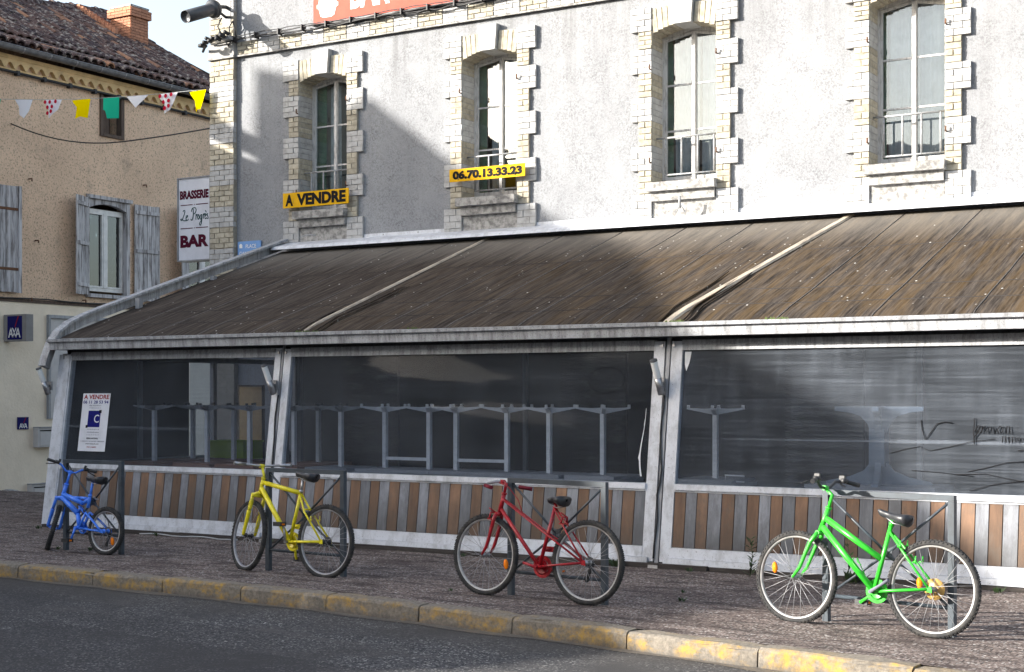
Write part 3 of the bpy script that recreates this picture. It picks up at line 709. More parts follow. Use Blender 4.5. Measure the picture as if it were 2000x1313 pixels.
# sleepers below
x = -14.35
for L in (2.3, 2.15, 2.4, 2.1, 2.3, 2.2, 2.2):
    q = MB(); vbox(q, x+.006, x+L-.006, 12.66+random.uniform(-.02,.02), 12.86, -.02, .046+random.uniform(-.01,.006)); q.build('sleeper', mt['dark_wood'], ver); x += L
# left end wall: frame and clear sheet
q = MB()
for y in (14.25, 15.7, 17.3): vbox(q, -14.33, -14.26, y, y+.07, .0, 3.0+(y-14.25)*.27-.05)
vbox(q, -14.33, -14.26, 13.0, 17.55, .74, .80); vbox(q, -14.33, -14.26, 13.0, 17.55, 2.1, 2.17); q.build('end_frame', mt['alu_grey'], ver)
q = MB(); q.add([sub(vo, p) for p in [(-14.295,15.25,.8),(-14.295,17.5,.8),(-14.295,17.5,3.7),(-14.295,15.25,3.0)]], [(0,1,2,3)]); q.build('end_sheet', mt['pvc'], ver)
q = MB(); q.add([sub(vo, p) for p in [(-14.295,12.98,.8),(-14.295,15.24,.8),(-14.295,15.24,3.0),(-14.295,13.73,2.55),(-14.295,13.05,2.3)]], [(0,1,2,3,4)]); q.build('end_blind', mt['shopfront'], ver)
q = MB(); vbox(q, -14.32, -14.28, 12.95, 17.5, .02, .74); q.build('end_panel', mt['plank_g'], ver)
q = MB(); vbox(q, XE-.06, XE, 12.95, 17.5, .02, 2.7); q.build('end_panel', mt['plank_g'], ver)
for (x, w) in ((-12.5, .05), (-9.0, .05), (-4.2, .05)):
    q = MB(); vbox(q, x, x+w, 15.4, 15.45, .0, 3.1); q.build('inner_post', mt['alu_grey'], ver)
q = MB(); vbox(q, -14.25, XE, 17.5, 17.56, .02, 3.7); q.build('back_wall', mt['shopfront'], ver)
for x in (-13.3, -9.6, -6.4, -3.2):
    q = MB(); vbox(q, x, x+1.0, 17.44, 17.499, .02, 2.2); q.build('inner_door', mt['dark_wood'], ver)
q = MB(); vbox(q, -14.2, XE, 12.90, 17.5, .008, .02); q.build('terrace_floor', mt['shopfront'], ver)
# torn film and marker scrawls on the sheets
def onsheet(x, z, d=.004): return sub(vo, (x, yv(z)+.03-d-.006, z))
q = MB(); p = [(-6.19+.035*(1-((z-1.0)/.42)**2)*-1*0-.05*math.sin((1.52-z)*2.0)+.004*math.sin(z*60), z) for z in [1.52-.03*i for i in range(23)]]
vs = []
for i, (x, z) in enumerate(p):
    w = .003+.013*max(0, math.sin(i*1.7))*max(0, math.sin(i*.5))*min(1, i/6)+.004*i/6
    xx = -6.165-.05*sstep(0, 1, i/22)*math.sin(i/22*3.0)
    vs += [onsheet(xx-w, z), onsheet(xx, z+.004)]
q.add(vs, [(2*i, 2*i+1, 2*i+3, 2*i+2) for i in range(22)]); q.build('torn_film', mt['tear'], ver)
q = MB(); vs = [onsheet(-5.79, 2.07), onsheet(-5.72, 2.07), onsheet(-5.735, 1.97), onsheet(-5.765, 1.88), onsheet(-5.785, 1.95)]; q.add(vs, [(0,1,2,3,4)]); q.build('torn_film', mt['tear'], ver)
def scrawl(strokes, r=.0035):
    q = MB()
    for s in strokes: q.path([onsheet(x, z, .006) for x, z in s], r, 4)
    q.build('marker_scrawl', mt['ink_black'], ver)
def arcp(cx, cz, rx, rz, a0, a1, n=10): return [(cx+rx*math.cos(R(a0+(a1-a0)*i/n)), cz+rz*math.sin(R(a0+(a1-a0)*i/n))) for i in range(n+1)]
def px2(px, py):      # points read off the sheet itself (metres along the panel, height)
    return (-4.13+(px-1640)*.00487, 1.66-(py-770)*.00480)
S = lambda *pts: [px2(1500+x/3.862, 620+y/3.862) for x, y in pts]
scrawl([S((1050,765),(1060,830),(1085,900),(1120,850),(1160,790),(1210,775),(1270,783)), S((1418,745),(1412,830),(1420,930)), S((1420,840),(1440,800),(1460,800),(1440,850),(1415,880)), S((1470,800),(1465,850)), S((1470,830),(1490,800),(1500,850),(1515,810),(1530,805),(1535,850),(1550,810),(1560,850)),
        S((1585,800),(1570,825),(1582,850),(1605,840),(1608,810),(1585,800)), S((1630,850),(1632,800),(1650,800),(1655,850))], .004)
scrawl([S((1605,915),(1608,870),(1625,870),(1632,915)), S((1650,870),(1655,915)), S((1670,915),(1672,875),(1690,880),(1700,915),(1705,880),(1725,880),(1735,915)), S((1750,915),(1755,875),(1775,880),(1785,915),(1795,875),(1815,885),(1828,920))], .0035)
scrawl([S((1710,965),(1780,955),(1760,1010)), S((1800,970),(1770,1000),(1790,1028),(1825,1005),(1815,970),(1800,970)), S((1850,960),(1835,1000),(1845,1025),(1865,1010),(1845,1000)), S((1900,985),(1875,975),(1868,1005),(1890,1025),(1908,1000))], .004)
scrawl([S((850,1000),(950,970),(1050,950),(1120,980),(1250,950),(1400,910),(1560,890)), S((1380,1120),(1500,1090),(1640,1050),(1760,1040)), S((1400,1250),(1560,1200),(1700,1180),(1900,1160)), S((1300,1140),(1500,1130),(1700,1170),(1880,1180)), S((1000,1120),(1200,1130),(1420,1150))], .0028)
scrawl([arcp(-6.62, 1.80, .20, .13, -30, 300, 22)], .0028)

# ------------------------------------------------------------------ tan house on the side street (wall faces +x)
XW = -21.4
hs = thing('tan_house', 'tan rendered house with clay tile roof, brick chimney and flaking shutters', 'house', (XW, 18, 0))
ho = hs.location
g_ = lambda y, t, z: sub(ho, (XW-t, y, z))          # y along wall, t into the wall
def hb(mb, y0, y1, x0, x1, z0, z1): mb.hexa([sub(ho, p) for p in [(x0,y0,z0),(x1,y0,z0),(x1,y1,z0),(x0,y1,z0),(x0,y0,z1),(x1,y0,z1),(x1,y1,z1),(x0,y1,z1)]]); return mb
mb = MB(); wall_holes(mb, 11, 25.7, 3.36, 7.72, [(20.36,20.92,6.70,7.52), (20.0,21.12,3.60,5.44), (22.78,23.85,3.60,5.50), (16.55,17.65,3.60,5.44)], g_, 0, .35); 
hb(mb, 11.0, 11.35, XW-8, XW-.35, -1, 8.2); hb(mb, 25.35, 25.7, XW-8, XW-.35, -1, 8.2)
mb.build('wall', mt['tan'], hs)
mb = MB(); hb(mb, 10.99, 25.71, XW-.36, XW+.022, -1.2, 3.34); mb.build('ground_floor_wall', mt['cream'], hs, label='cream rendered ground floor')
mb = MB(); hb(mb, 10.98, 25.72, XW-.1, XW+.045, 3.342, 3.40); mb.build('ledge', mt['old_wood'], hs)
mb = MB(); mb.path([sub(ho, (XW+.06, 11+i*.5, 3.41+.012*math.sin(i*1.7))) for i in range(30)], .014, 6); mb.build('wall_cable', mt['cable'], hs)
mb = MB(); hb(mb, 11.2, 25.5, XW-2.6, XW-2.5, 3, 7.7); hb(mb, 11.2, 25.5, XW-2.5, XW-.36, 3.2, 3.36); hb(mb, 11.2, 25.5, XW-2.5, XW-.36, 5.9, 6.0); mb.build('interior', mt['inner_arch'], hs)
# framed panel on the cream wall
mb = MB(); hb(mb, 19.05, 20.6, XW+.02, XW+.05, 1.2, 3.08); pn = mb.build('closed_hatch', mt['mailbox'], hs)
for (a, b, c, d) in ((19.0,19.05,1.2,3.14), (19.05,20.6,3.08,3.14)):
    mb = MB(); hb(mb, a, b, XW+.02, XW+.085, c, d); mb.build('frame', mt['alu_grey'], pn)
# cornice and génoise
mb = MB(); hb(mb, 11, 25.7, XW-.1, XW+.10, 7.73, 7.80); hb(mb, 11, 25.7, XW-.1, XW+.05, 7.53, 7.565); mb.build('cornice', mt['genoise'], hs)
mb = MB(); n = 8; y = 11.05
poly_y = [y]
zt, zb = 7.73, 7.565
while y < 25.5:
    arcpts = [(y+.20*i/n, zb+.105*math.sin(math.pi*i/n)) for i in range(n+1)]
    for (a, b) in zip(arcpts, arcpts[1:]):
        mb.add([sub(ho, (XW+.085, a[0], a[1])), sub(ho, (XW+.085, b[0], b[1])), sub(ho, (XW+.085, b[0], zt)), sub(ho, (XW+.085, a[0], zt)), sub(ho, (XW-.02, a[0], a[1])), sub(ho, (XW-.02, b[0], b[1]))], [(0,1,2,3), (0,4,5,1)])
    hb(mb, y+.20, y+.24, XW-.02, XW+.085, zb, zt); y += .24
hb(mb, 11, 25.7, XW-.1, XW-.015, 7.5, 7.73); mb.build('arched_eaves', mt['genoise'], hs)
mb = MB(); mb.path([sub(ho, (XW+.07, 11+i*.7, 7.50+.006*math.sin(i*2))) for i in range(22)], .026, 7); cb = mb.build('eaves_cable', mt['cable'], hs)
for i in range(11):
    mb = MB(); hb(mb, 16.4+i*.62, 16.46+i*.62, XW, XW+.10, 7.455, 7.54); mb.build('clip', mt['cable'], cb)
# gutter
mb = MB(); pr = [(XW+.30+.085*math.cos(a), 7.90+.085*math.sin(a)) for a in [math.pi+math.pi*i/8 for i in range(9)]]
vs = []
for (x, z) in pr: vs += [sub(ho, (x, 11, z)), sub(ho, (x, 25.8, z))]
mb.add(vs, [(2*i, 2*i+1, 2*i+3, 2*i+2) for i in range(8)], True); mb.path([sub(ho, (XW+.385, 11, 7.905)), sub(ho, (XW+.385, 25.8, 7.905))], .011, 6); gut = mb.build('gutter', mt['gutter'], hs)
for i in range(14):
    mb = MB(); yy = 17.55+.62*i; vs = []
    for (x, z) in pr: vs += [sub(ho, ((x-XW-.30)*1.05+XW+.30, yy, (z-7.9)*1.05+7.9)), sub(ho, ((x-XW-.30)*1.05+XW+.30, yy+.03, (z-7.9)*1.05+7.9))]
    mb.add(vs, [(2*k, 2*k+1, 2*k+3, 2*k+2) for k in range(8)]); mb.build('gutter_strap', mt['steel'], gut)
# roof slope
XR = XW+.30; ZR = 7.96; SL = .5
def rz(x):
    d = XR-x
    return ZR+.33*d if d < 1.5 else ZR+.495+.58*(d-1.5)
def rslope(x): return .33 if XR-x < 1.5 else .58
def ridge_x(y):
    pts = [(10.5, -25.0), (21.2, -25.35), (24.0, -26.4), (25.85, -27.0)]
    for (a, b), (c, d) in zip(pts, pts[1:]):
        if y <= c: return b+(d-b)*(y-a)/(c-a)
    return pts[-1][1]
mb = MB(); vs = []; ys = [10.7+.5*i for i in range(31)]+[25.85]
for y in ys: vs += [sub(ho, (XR-.05, y, rz(XR)-.04)), sub(ho, (XR-1.5, y, rz(XR-1.5)-.05)), sub(ho, (ridge_x(y), y, rz(ridge_x(y))-.06)), sub(ho, (XW-8.2, y, 8.2))]
mb.add(vs, [(4*i+k, 4*i+4+k, 4*i+5+k, 4*i+1+k) for i in range(len(ys)-1) for k in range(3)])
mb.add([sub(ho, p) for p in [(XR-.05,25.8,rz(XR)-.05),(ridge_x(25.8),25.8,rz(ridge_x(25.8))-.07),(XW-8.2,25.8,8.1),(XR-.05,25.8,7.6),(XW-8.2,25.8,7.6)]], [(0,1,2,4,3)])
roof = mb.build('roof', mt['dark_wood'], hs)
tl = MB(); n = 6; vs = []
for (xx, r, dz) in ((0, .098, .012), (-.46, .076, .018)):
    for k in range(n+1):
        a = math.pi*k/n; vs.append((xx, r*math.cos(a), r*.85*math.sin(a)+dz))
for (xx, r, dz) in ((0, .082, 0), (-.46, .062, .018)):
    for k in range(n+1):
        a = math.pi*k/n; vs.append((xx, r*math.cos(a), r*.85*math.sin(a)+dz-.002))
q = n+1
tl.add(vs, [(k, k+1, q+k+1, q+k) for k in range(n)]+[(k, 2*q+k, 2*q+k+1, k+1) for k in range(n)]+[(2*q+k, 3*q+k, 3*q+k+1, 2*q+k+1) for k in range(n)])
tme = tl.mesh('roof_tile'); tme.materials.append(mt['tile'])
specs = []; rt = random.Random(5)
col_i = 0; y = 10.85; ang = math.atan(SL)
while y < 25.85:
    s = 0
    while True:
        x = XR+.02-s*.30
        if x < ridge_x(y)+.1: break
        specs.append((x+rt.uniform(-.02,.02), y+rt.uniform(-.012,.012), rz(x)+rt.uniform(-.004,.012), rt.uniform(-.05,.05), rt.uniform(-.05,.05), 0)); s += 1
    y += .215
specs = [t_ for t_ in specs if not (-25.7 < t_[0] < -24.8 and 24.6 < t_[1] < 25.3)]
specs.sort(key=lambda t_: (0 if t_[1] > 17.6 else 50)+(Vector(t_[:3])-cp).length)
big = MB()
for i, (x, y, z, a, b, _) in enumerate(specs):
    mw = Matrix.Translation(Vector(sub(ho, (x, y, z)))) @ Matrix.Rotation(math.atan(rslope(x))+a*.5, 4, 'Y') @ Matrix.Rotation(b, 4, 'Z')
    if i < 290: put('roof_tile', tme, roof, mw=mw)
    else: big.add([mw @ Vector(p) for p in tl.v], tl.f)
big.build('roof_tiles', mt['tile'], hs, kind='stuff')
# channel tiles between covers, as one dark corrugated bed, and ridge tiles
ch = MB(); y = 10.95
while y < 25.8:
    vs = []
    for xx in (XR+.05, XR-1.5, ridge_x(y)):
        for k in range(5):
            a = math.pi+math.pi*k/4; vs.append(sub(ho, (xx, y+.085*math.cos(a), rz(xx)+.03+.06*math.sin(a))))
    ch.add(vs, [(k+5*m_, k+1+5*m_, 6+k+5*m_, 5+k+5*m_) for k in range(4) for m_ in (0, 1)]); y += .215
ch.build('channel_tiles', mt['tile'], hs, kind='stuff')
yy = 10.8
while yy < 25.7:
    a = Vector((ridge_x(yy), yy, rz(ridge_x(yy)))); b = Vector((ridge_x(yy+.38), yy+.38, rz(ridge_x(yy+.38)))); d = (b-a).normalized(); u = d.cross(Vector((0,0,1))).normalized(); vs = []
    for p, r in ((a-d*.04, .12), (b, .10)):
        for k in range(7):
            an = math.pi*k/6; vs.append(sub(ho, p+u*math.cos(an)*r+Vector((0,0,1))*(math.sin(an)*r+.02)))
    q = MB(); q.add(vs, [(k, k+1, 8+k, 7+k) for k in range(6)]); q.build('ridge_tile', mt['tile'], roof); yy += .38
# chimney of bricks
CX0, CX1, CY0, CY1 = -25.55, -24.90, 24.62, 25.17
mb = MB(); hb(mb, CY0+.012, CY1-.012, CX0+.012, CX1-.012, 9.2, 10.60); chim = mb.build('chimney', mt['mortar'], hs)
bu = MB(); bu.box(-1, 1, -1, 1, -1, 1); bme = bu.mesh('brick'); bme.materials.append(mt['red_brick'])
z = 9.50; k = 0; hcr = .066
while z < 10.66:
    over = .055 if 10.42 < z < 10.57 else (.0)
    x0, x1, y0, y1 = CX0-over, CX1+over, CY0-over, CY1+over
    for face in range(4):
        L = (x1-x0) if face % 2 == 0 else (y1-y0); nb = 3 if face % 2 == 0 else 2
        offs = [0, 1] if False else None
        ed = [0]+[L*(i+(.5 if k % 2 else 0))/nb for i in range(0 if k % 2 else 1, nb)]+[L]
        for a, b in zip(ed, ed[1:]):
            m_ = (a+b)/2; hl = (b-a)/2-.005
            j = random.uniform(-.004, .004)
            c = {0: (x0+m_, y0+.04+j), 1: (x1-.04+j, y0+m_), 2: (x0+m_, y1-.04+j), 3: (x0+.04+j, y0+m_)}[face]
            if face % 2: 
                if b-a > .1 and (a < .01 or b > L-.01): hl -= .0
            mw = Matrix.Translation(Vector(sub(ho, (c[0], c[1], z+hcr/2)))) @ Matrix.Diagonal(((hl, .05) if face % 2 == 0 else (.05, hl-.05*0), )[0]+(hcr/2-.005, 1))
            if face in (0, 1): put('brick', bme, chim, mw=mw)
            elif face == 2 or face == 3: put('brick', bme, chim, mw=mw)
    z += hcr; k += 1
mb = MB(); hb(mb, CY0-.02, CY1+.02, CX0-.02, CX1+.02, 10.655, 10.70); mb.build('cap', mt['stone'], chim)
mb = MB(); hb(mb, CY0-.16, CY1+.1, CX0-.1, CX1+.14, 9.42, 9.53); 
for i in range(9): mb.box(*[v for v in (0,)]*0) if False else None
mb.build('flashing', mt['mortar'], chim)
for i in range(11):      # stepped row of small pale bricks beside the chimney
    x = CX0-.02-.075*i*-1 if False else CX0-.12+.0*i
    t_ = i/10; px_, py_ = -26.35+1.25*t_, CY0-.20-.10*t_
    mw = Matrix.Translation(Vector(sub(ho, (px_, py_, rz(px_)+.13)))) @ Matrix.Diagonal((.05, .05, .07, 1)); put('brick', bme, chim, mw=mw)
# windows of the tan house
def hwin(y0, y1, z0, z1, mat, name='window', arch=False):
    q = MB(); xx0, xx1 = XW-.16, XW-.09
    hb(q, y0, y0+.035, xx0, xx1, z0, z1); hb(q, y1-.035, y1, xx0, xx1, z0, z1); hb(q, y0+.035, y1-.035, xx0, xx1, z0, z0+.07); hb(q, y0+.035, y1-.035, xx0, xx1, z1-.07, z1)
    w = q.build(name, mat, hs); m_ = (y0+y1)/2
    q = MB(); hb(q, m_-.04, m_+.04, xx0-.005, xx1+.02, z0+.07, z1-.07); q.build('meeting_stile', mat, w)
    for a, b in ((y0+.035, m_-.04), (m_+.04, y1-.035)):
        q = MB(); t_ = .032; hb(q, a, a+t_, xx0+.01, xx1+.012, z0+.071, z1-.071); hb(q, b-t_, b, xx0+.01, xx1+.012, z0+.071, z1-.071); hb(q, a+t_, b-t_, xx0+.01, xx1+.012, z0+.071, z0+.071+t_); hb(q, a+t_, b-t_, xx0+.01, xx1+.012, z1-.071-t_, z1-.071); q.build('casement', mat, w)
        q = MB(); hb(q, a+t_+.001, b-t_-.001, XW-.13, XW-.126, z0+.071+t_, z1-.071-t_); q.build('pane', mt['glass'], w)
    return w
w1 = hwin(20.06, 21.03, 3.66, 5.26, mt['pvc_white'])
q = MB(); hb(q, 19.97, 21.15, XW-.05, XW+.07, 3.53, 3.60); q.build('sill', mt['shutter'], w1)
q = MB(); hb(q, 20.005, 20.058, XW-.12, XW+.02, 3.601, 5.43); hb(q, 21.032, 21.118, XW-.12, XW+.02, 3.601, 5.43)
n = 10; pl = [(20.06, 5.44)]+[(20.06+.97*i/n, 5.26+.10*(1-(2*i/n-1)**2)) for i in range(n+1)]+[(21.03, 5.44)]
q.prism(pl, lambda y, z: g_(y, .10, z), lambda y, z: g_(y, -.01, z)); hb(q, 19.98, 21.16, XW-.02, XW+.06, 5.441, 5.51); q.build('wooden_frame', mt['shutter'], w1)
w2 = hwin(22.80, 23.82, 3.66, 5.45, mt['pvc_white'])
for dy in (0, .33): 
    q = MB(); hb(q, 20.3+dy, 20.40+dy, XW-.5, XW-.48, 3.7, 5.2); q.build('inner_drape', mt['ink_maroon'], w1)
q = MB(); pl = [(20.5+.42*math.cos(R(a)), 4.0+.8*math.sin(R(a))) for a in range(0, 181, 15)]+[(20.08+.1*0, 4.0)]
arcb = [(20.75+r*math.cos(R(a)), 4.35+r*1.1*math.sin(R(a))) for r, rg in ((.42, range(0, 181, 12)), (.34, range(180, -1, -12))) for a in rg]
q.prism(arcb, lambda y, z: g_(y, .9, z), lambda y, z: g_(y, 1.0, z)); hb(q, 20.2, 21.3, XW-1.0, XW-.9, 4.22, 4.32); q.build('inner_arch', mt['pvc_white'], w1)
# attic window
q = MB(); hb(q, 20.33, 20.40, XW-.1, XW+.04, 6.68, 7.52); hb(q, 20.87, 20.95, XW-.1, XW+.04, 6.68, 7.52); hb(q, 20.40, 20.87, XW-.1, XW+.05, 6.68, 6.74); hb(q, 20.33, 20.95, XW-.1, XW+.03, 7.50, 7.53)
aw = q.build('attic_window', mt['old_wood'], hs)
q = MB(); hb(q, 20.40, 20.72, XW-.16, XW-.14, 6.74, 7.5); q.build('board', mt['old_wood'], aw); q = MB(); hb(q, 20.72, 20.87, XW-.3, XW-.28, 6.74, 7.5); q.build('dark_pane', mt['ink_black'], aw)
def shutter(hinge_y, z0, z1, wid, angle, label=None, strap=False, side=1, nb=5):
    """vertical boards, three ledges; angle 0 = flat against the wall, 90 = straight out"""
    o = put('shutter', None, hs, label)
    o.matrix_local = Matrix.Translation(Vector(sub(ho, (XW+.045, hinge_y, z0)))) @ Matrix.Rotation(R(-angle*side), 4, 'Z')
    bw = wid/nb
    for i in range(nb):
        q = MB(); a, b = side*(i*bw+.0055), side*((i+1)*bw-.0055); q.box(.0, .024, min(a, b), max(a, b), random.uniform(0, .012), z1-z0-random.uniform(0, .012)); q.build('board', mt['shutter'], o)
    if strap:
        for zz in (.22, .78):
            q = MB(); q.box(.024, .031, min(0, side*wid), max(0, side*wid), zz*(z1-z0)-.025, zz*(z1-z0)+.025); q.build('hinge_strap', mt['rust'], o)
        q = MB(); q.box(.0, .05, min(side*wid, side*(wid-.06)), max(side*wid, side*(wid-.06)), 0, z1-z0); q.build('edge_strip', mt['shutter'], o)
    else:
        for zz in (.10, .52, .92):
            q = MB(); q.box(.024, .05, min(side*.03, side*(wid-.03)), max(side*.03, side*(wid-.03)), zz*(z1-z0)-.035, zz*(z1-z0)+.035); q.build('ledge', mt['shutter'], o)
    return o
shutter(19.99, 3.56, 5.44, .52, 22, 'shutter folded out from the wall', side=-1, nb=5)
shutter(21.20, 3.52, 5.44, .62, 8, None, side=1, nb=6)
shutter(22.74, 3.60, 5.55, .50, 28, 'dark bare-wood shutter', side=-1, nb=4)
shutter(17.68, 3.50, 5.44, .66, 3, 'shutter with rusty strap hinges', strap=True, side=1, nb=6)
for (y, z) in ((19.9, 3.46), (18.6, 5.62), (18.75, 4.5), (21.5, 5.86), (18.6, 3.42)):
    q = MB(); q.path([sub(ho, (XW, y, z)), sub(ho, (XW+.09, y, z)), sub(ho, (XW+.09, y, z-.05))], .014, 6); q.build('shutter_stay', mt['rust'], hs)
# rubble at the wall foot
for i, (y, s) in enumerate(((18.0, .24), (18.32, .17), (18.6, .12))):
    q = MB(); n = 9; vs = []
    for a in range(4):
        for k in range(n):
            an = 2*math.pi*k/n; rr = s*math.cos(a/3*1.35)*random.uniform(.85, 1.1); vs.append((rr*math.cos(an)*.8, rr*math.sin(an)*1.2, s*.55*math.sin(a/3*1.35)))
    q.add(vs, [(a*n+k, a*n+(k+1) % n, (a+1)*n+(k+1) % n, (a+1)*n+k) for a in range(3) for k in range(n)], True); q.f.append(tuple(3*n+k for k in range(n))); q.sm.append(True)
    desc = ('largest rough stone at the foot of the cream wall', 'middle-sized rough stone at the foot of the cream wall', 'smallest stone at the cream wall foot, nearest the low mailbox')[i]
    o = q.build('stone', mt['stone'], None, label=desc, cat='stone', group='stones at the foot of the cream wall'); o.location = (XW+.16, y, side_z(XW, y)-.03)

# ------------------------------------------------------------------ houses across the street, which throw the long shade
Lh = Vector((.776, .631, 0)); Ah = Vector((.631, -.776, 0)); BC = .954; BS = .301
def hpt(a, L, b): 
    z = (b-L*BS)/BC
    p = Ah*a+Lh*L; return Vector((p.x, p.y, z))
def silhouette(name, label, prof, L0, depth, mat, extra=None):
    base = hpt((prof[0][0]+prof[-1][0])/2, L0, 0); base.z = 0
    o = thing(name, label, 'house', base)
    top = [hpt(a, L0, b)-base for a, b in prof]
    q = MB(); n = len(top); D = -Lh*depth
    vs = [Vector((p.x, p.y, -.3)) for p in top]+top; vs = vs+[v+D for v in vs]
    fs = [(i, i+1, n+i+1, n+i) for i in range(n-1)]+[(2*n+i+1, 2*n+i, 3*n+i, 3*n+i+1) for i in range(n-1)]
    fs += [(0, n, 3*n, 2*n), (n-1, 3*n-1, 4*n-1, 2*n-1)]
    q.add(vs, fs); w = q.build('wall', mat, o)
    q = MB()
    for i in range(n-1):
        a, b = top[i], top[i+1]; e = Lh*.25
        up = Vector((0, 0, .10))
        q.hexa([a+e, b+e, b+D-e, a+D-e, a+e+up, b+e+up, b+D-e+up, a+D-e+up])
    q.build('roof', mt['tile'], o)
    return o, top, base
o1, top, base = silhouette('gabled_house', 'tall pale gabled house across the street, outside the photograph', [(-40, 4.3), (-23.3, 4.46), (-21.8, 5.95), (-20.95, 5.30), (-20.1, 4.98), (-19.8, 4.76), (-18.2, 4.50), (-17.0, 4.16), (-15.35, 3.70), (-13.6, 3.15), (-12.35, 2.60)], -20, 7, mt['occl'])
q = MB(); c0, c1 = hpt(-23.2, -20.6, 4.6)-base, hpt(-22.2, -20.6, 4.6)-base; t0, t1 = hpt(-23.2, -20.6, 6.25)-base, hpt(-22.2, -20.6, 6.1)-base
t1.z = t0.z
D = -Lh*.7
q.hexa([c0, c1, c1+D, c0+D, t0, t1, t1+D, t0+D]); q.build('chimney', mt['red_brick'], o1)
for a in range(-38, -13, 3):
    for z in (1.0, 4.2):
        q = MB(); p = hpt(a, -20, 0)-base; p.z = z; e = Ah*.5; N = Lh*.02
        q.hexa([p-e, p+e, p+e+N, p-e+N, p-e+Vector((0,0,1.7)), p+e+Vector((0,0,1.7)), p+e+N+Vector((0,0,1.7)), p-e+N+Vector((0,0,1.7))]); q.build('window', mt['shutter'], o1)
o2, top, base = silhouette('low_house', 'lower pale house beside the tall gabled one, outside the photograph', [(-12.33, 2.42), (-11.5, 1.62), (-10.85, .80), (-10.2, .58), (-9.5, .05)], -21, 7, mt['occl'])

x = -39.5
for (w_, h_, c_, lb) in ((12.48, 9.5, 'occl', 'long plain house left of the tall row behind the viewpoint'), (7.98, 9.8, 'tan', 'tall plain house at the left end of the row behind the viewpoint'), (9, 9.0, 'occl', 'first plain house of the row behind the viewpoint'), (7.5, 8.2, 'cream', 'second plain house of the row behind the viewpoint'), (10, 8.8, 'tan', 'third plain house of the row behind the viewpoint'), (9, 8.3, 'occl', 'fourth plain house of the row behind the viewpoint')):
    o = thing('row_house', lb, 'house', (x+w_/2, -13, 0), group='houses across the street')
    q = MB(); q.box(-w_/2, w_/2, -7, 0, -.4, h_); q.build('wall', mt[c_], o)
    q = MB(); q.prism([(.4, h_-.1), (.4, h_+.1), (-3.5, h_+1.7), (-7.4, h_+.1), (-7.4, h_-.1)], lambda y, z: (-w_/2-.1, y, z), lambda y, z: (w_/2+.1, y, z)); q.build('roof', mt['tile'], o)
    for i in range(3):
        for z in (.9, 4.0):
            q = MB(); xx = -w_/2+w_*(i+.5)/3; q.box(xx-.5, xx+.5, .0, .03, z, z+1.6); q.build('window', mt['shutter'], o)
    x += w_+.02

# ------------------------------------------------------------------ signs
def board(name, label, cat, x0, x1, z0, z1, y, th, mat, tilt=0):
    o = thing(name, label, cat, ((x0+x1)/2, y, z0), rot=(0, R(tilt), 0)); w = (x1-x0)/2
    q = MB(); q.box(-w, w, 0, th, 0, z1-z0); return o, q, w, z1-z0
EX, EZ = (1, 0, 0), (0, 0, 1)
o, q, w, h = board('for_sale_sign', 'yellow A VENDRE board wired to a window guard rail', 'sign', -14.45, -13.20, 4.50, 4.728, 17.455, .012, None)
q.build('panel', mt['sign_yellow'], o); lettering(o, 'A', mt['ink_black'], (0, 0, 0), EX, EZ, -w+.05, -w+.20, .026, .205, bold=.055); lettering(o, 'VENDRE', mt['ink_black'], (0, 0, 0), EX, EZ, -w+.27, w-.05, .026, .205, bold=.055)
for x in (-w+.21, w-.11):
    for z in (.07, .10, .13): q = MB(); q.lathe([(0, 0), (.006, .001), (0, .003)], (x, -.001, z), (0, -1, 0), 6); q.build('rivet', mt['iron'], o)
o, q, w, h = board('phone_number_sign', 'yellow board with black telephone number under the second window', 'sign', -11.41, -10.165, 4.675, 4.853, 17.455, .012, None)
q.build('panel', mt['sign_yellow'], o); lettering(o, '06.70.13.33.23', mt['ink_black'], (0, 0, 0), EX, EZ, -w+.055, w-.045, .028, .155, bold=.065)
for x in (-w+.15, w-.16): q = MB(); q.path([(x, -.004, .02), (x+.01, -.012, .05), (x, -.004, .09)], .004, 4); q.build('wire', mt['iron'], o)
o, q, w, h = board('bar_banner', 'faded red BAR board with white cup, above the string course', 'sign', -13.92, -9.6, 7.265, 8.15, 17.53, .06, None)
q.build('panel', mt['banner_red'], o); q = MB(); q.box(-w-.01, w+.01, -.012, .06, -.03, -.001); q.build('bottom_edge', mt['iron'], o)
lettering(o, 'BAR', mt['banner_white'], (0, 0, 0), EX, EZ, -w+.70, -w+1.42, .135, .66, bold=.03); lettering(o, 'BRASSERIE', mt['banner_white'], (0, 0, 0), EX, EZ, -w+1.75, w-.3, .20, .66, bold=.03)
q = MB(); cup = [(-.13, .10), (-.07, .075), (.07, .075), (.13, .10), (.165, .22), (.20, .225), (.20, .28), (.17, .285), (.15, .40), (.09, .46), (-.09, .46), (-.15, .40), (-.17, .285), (-.20, .28), (-.20, .225), (-.165, .22)]
q.prism([(-w+.27+x, z) for x, z in cup], lambda x, z: (x, -.004, z), lambda x, z: (x, -.001, z)); q.build('cup_emblem', mt['banner_white'], o)
o, q, w, h = board('street_name_plate', 'small blue enamel street plate on the rough-cast wall', 'street sign', -15.46, -14.99, 3.78, 4.055, 17.575, .012, None)
q.build('plate', mt['plate_blue'], o); lettering(o, 'PLACE', mt['banner_white'], (0, 0, 0), EX, EZ, -.07, .14, .165, .225, bold=.006); lettering(o, 'GAMBETTA', mt['banner_white'], (0, 0, 0), EX, EZ, -.20, .20, .055, .115, bold=.006)
q = MB(); q.prism([(-.20, .17), (-.14, .17), (-.14, .22), (-.17, .24), (-.20, .22)], lambda x, z: (x, -.003, z), lambda x, z: (x, 0, z)); q.build('emblem', mt['banner_white'], o)
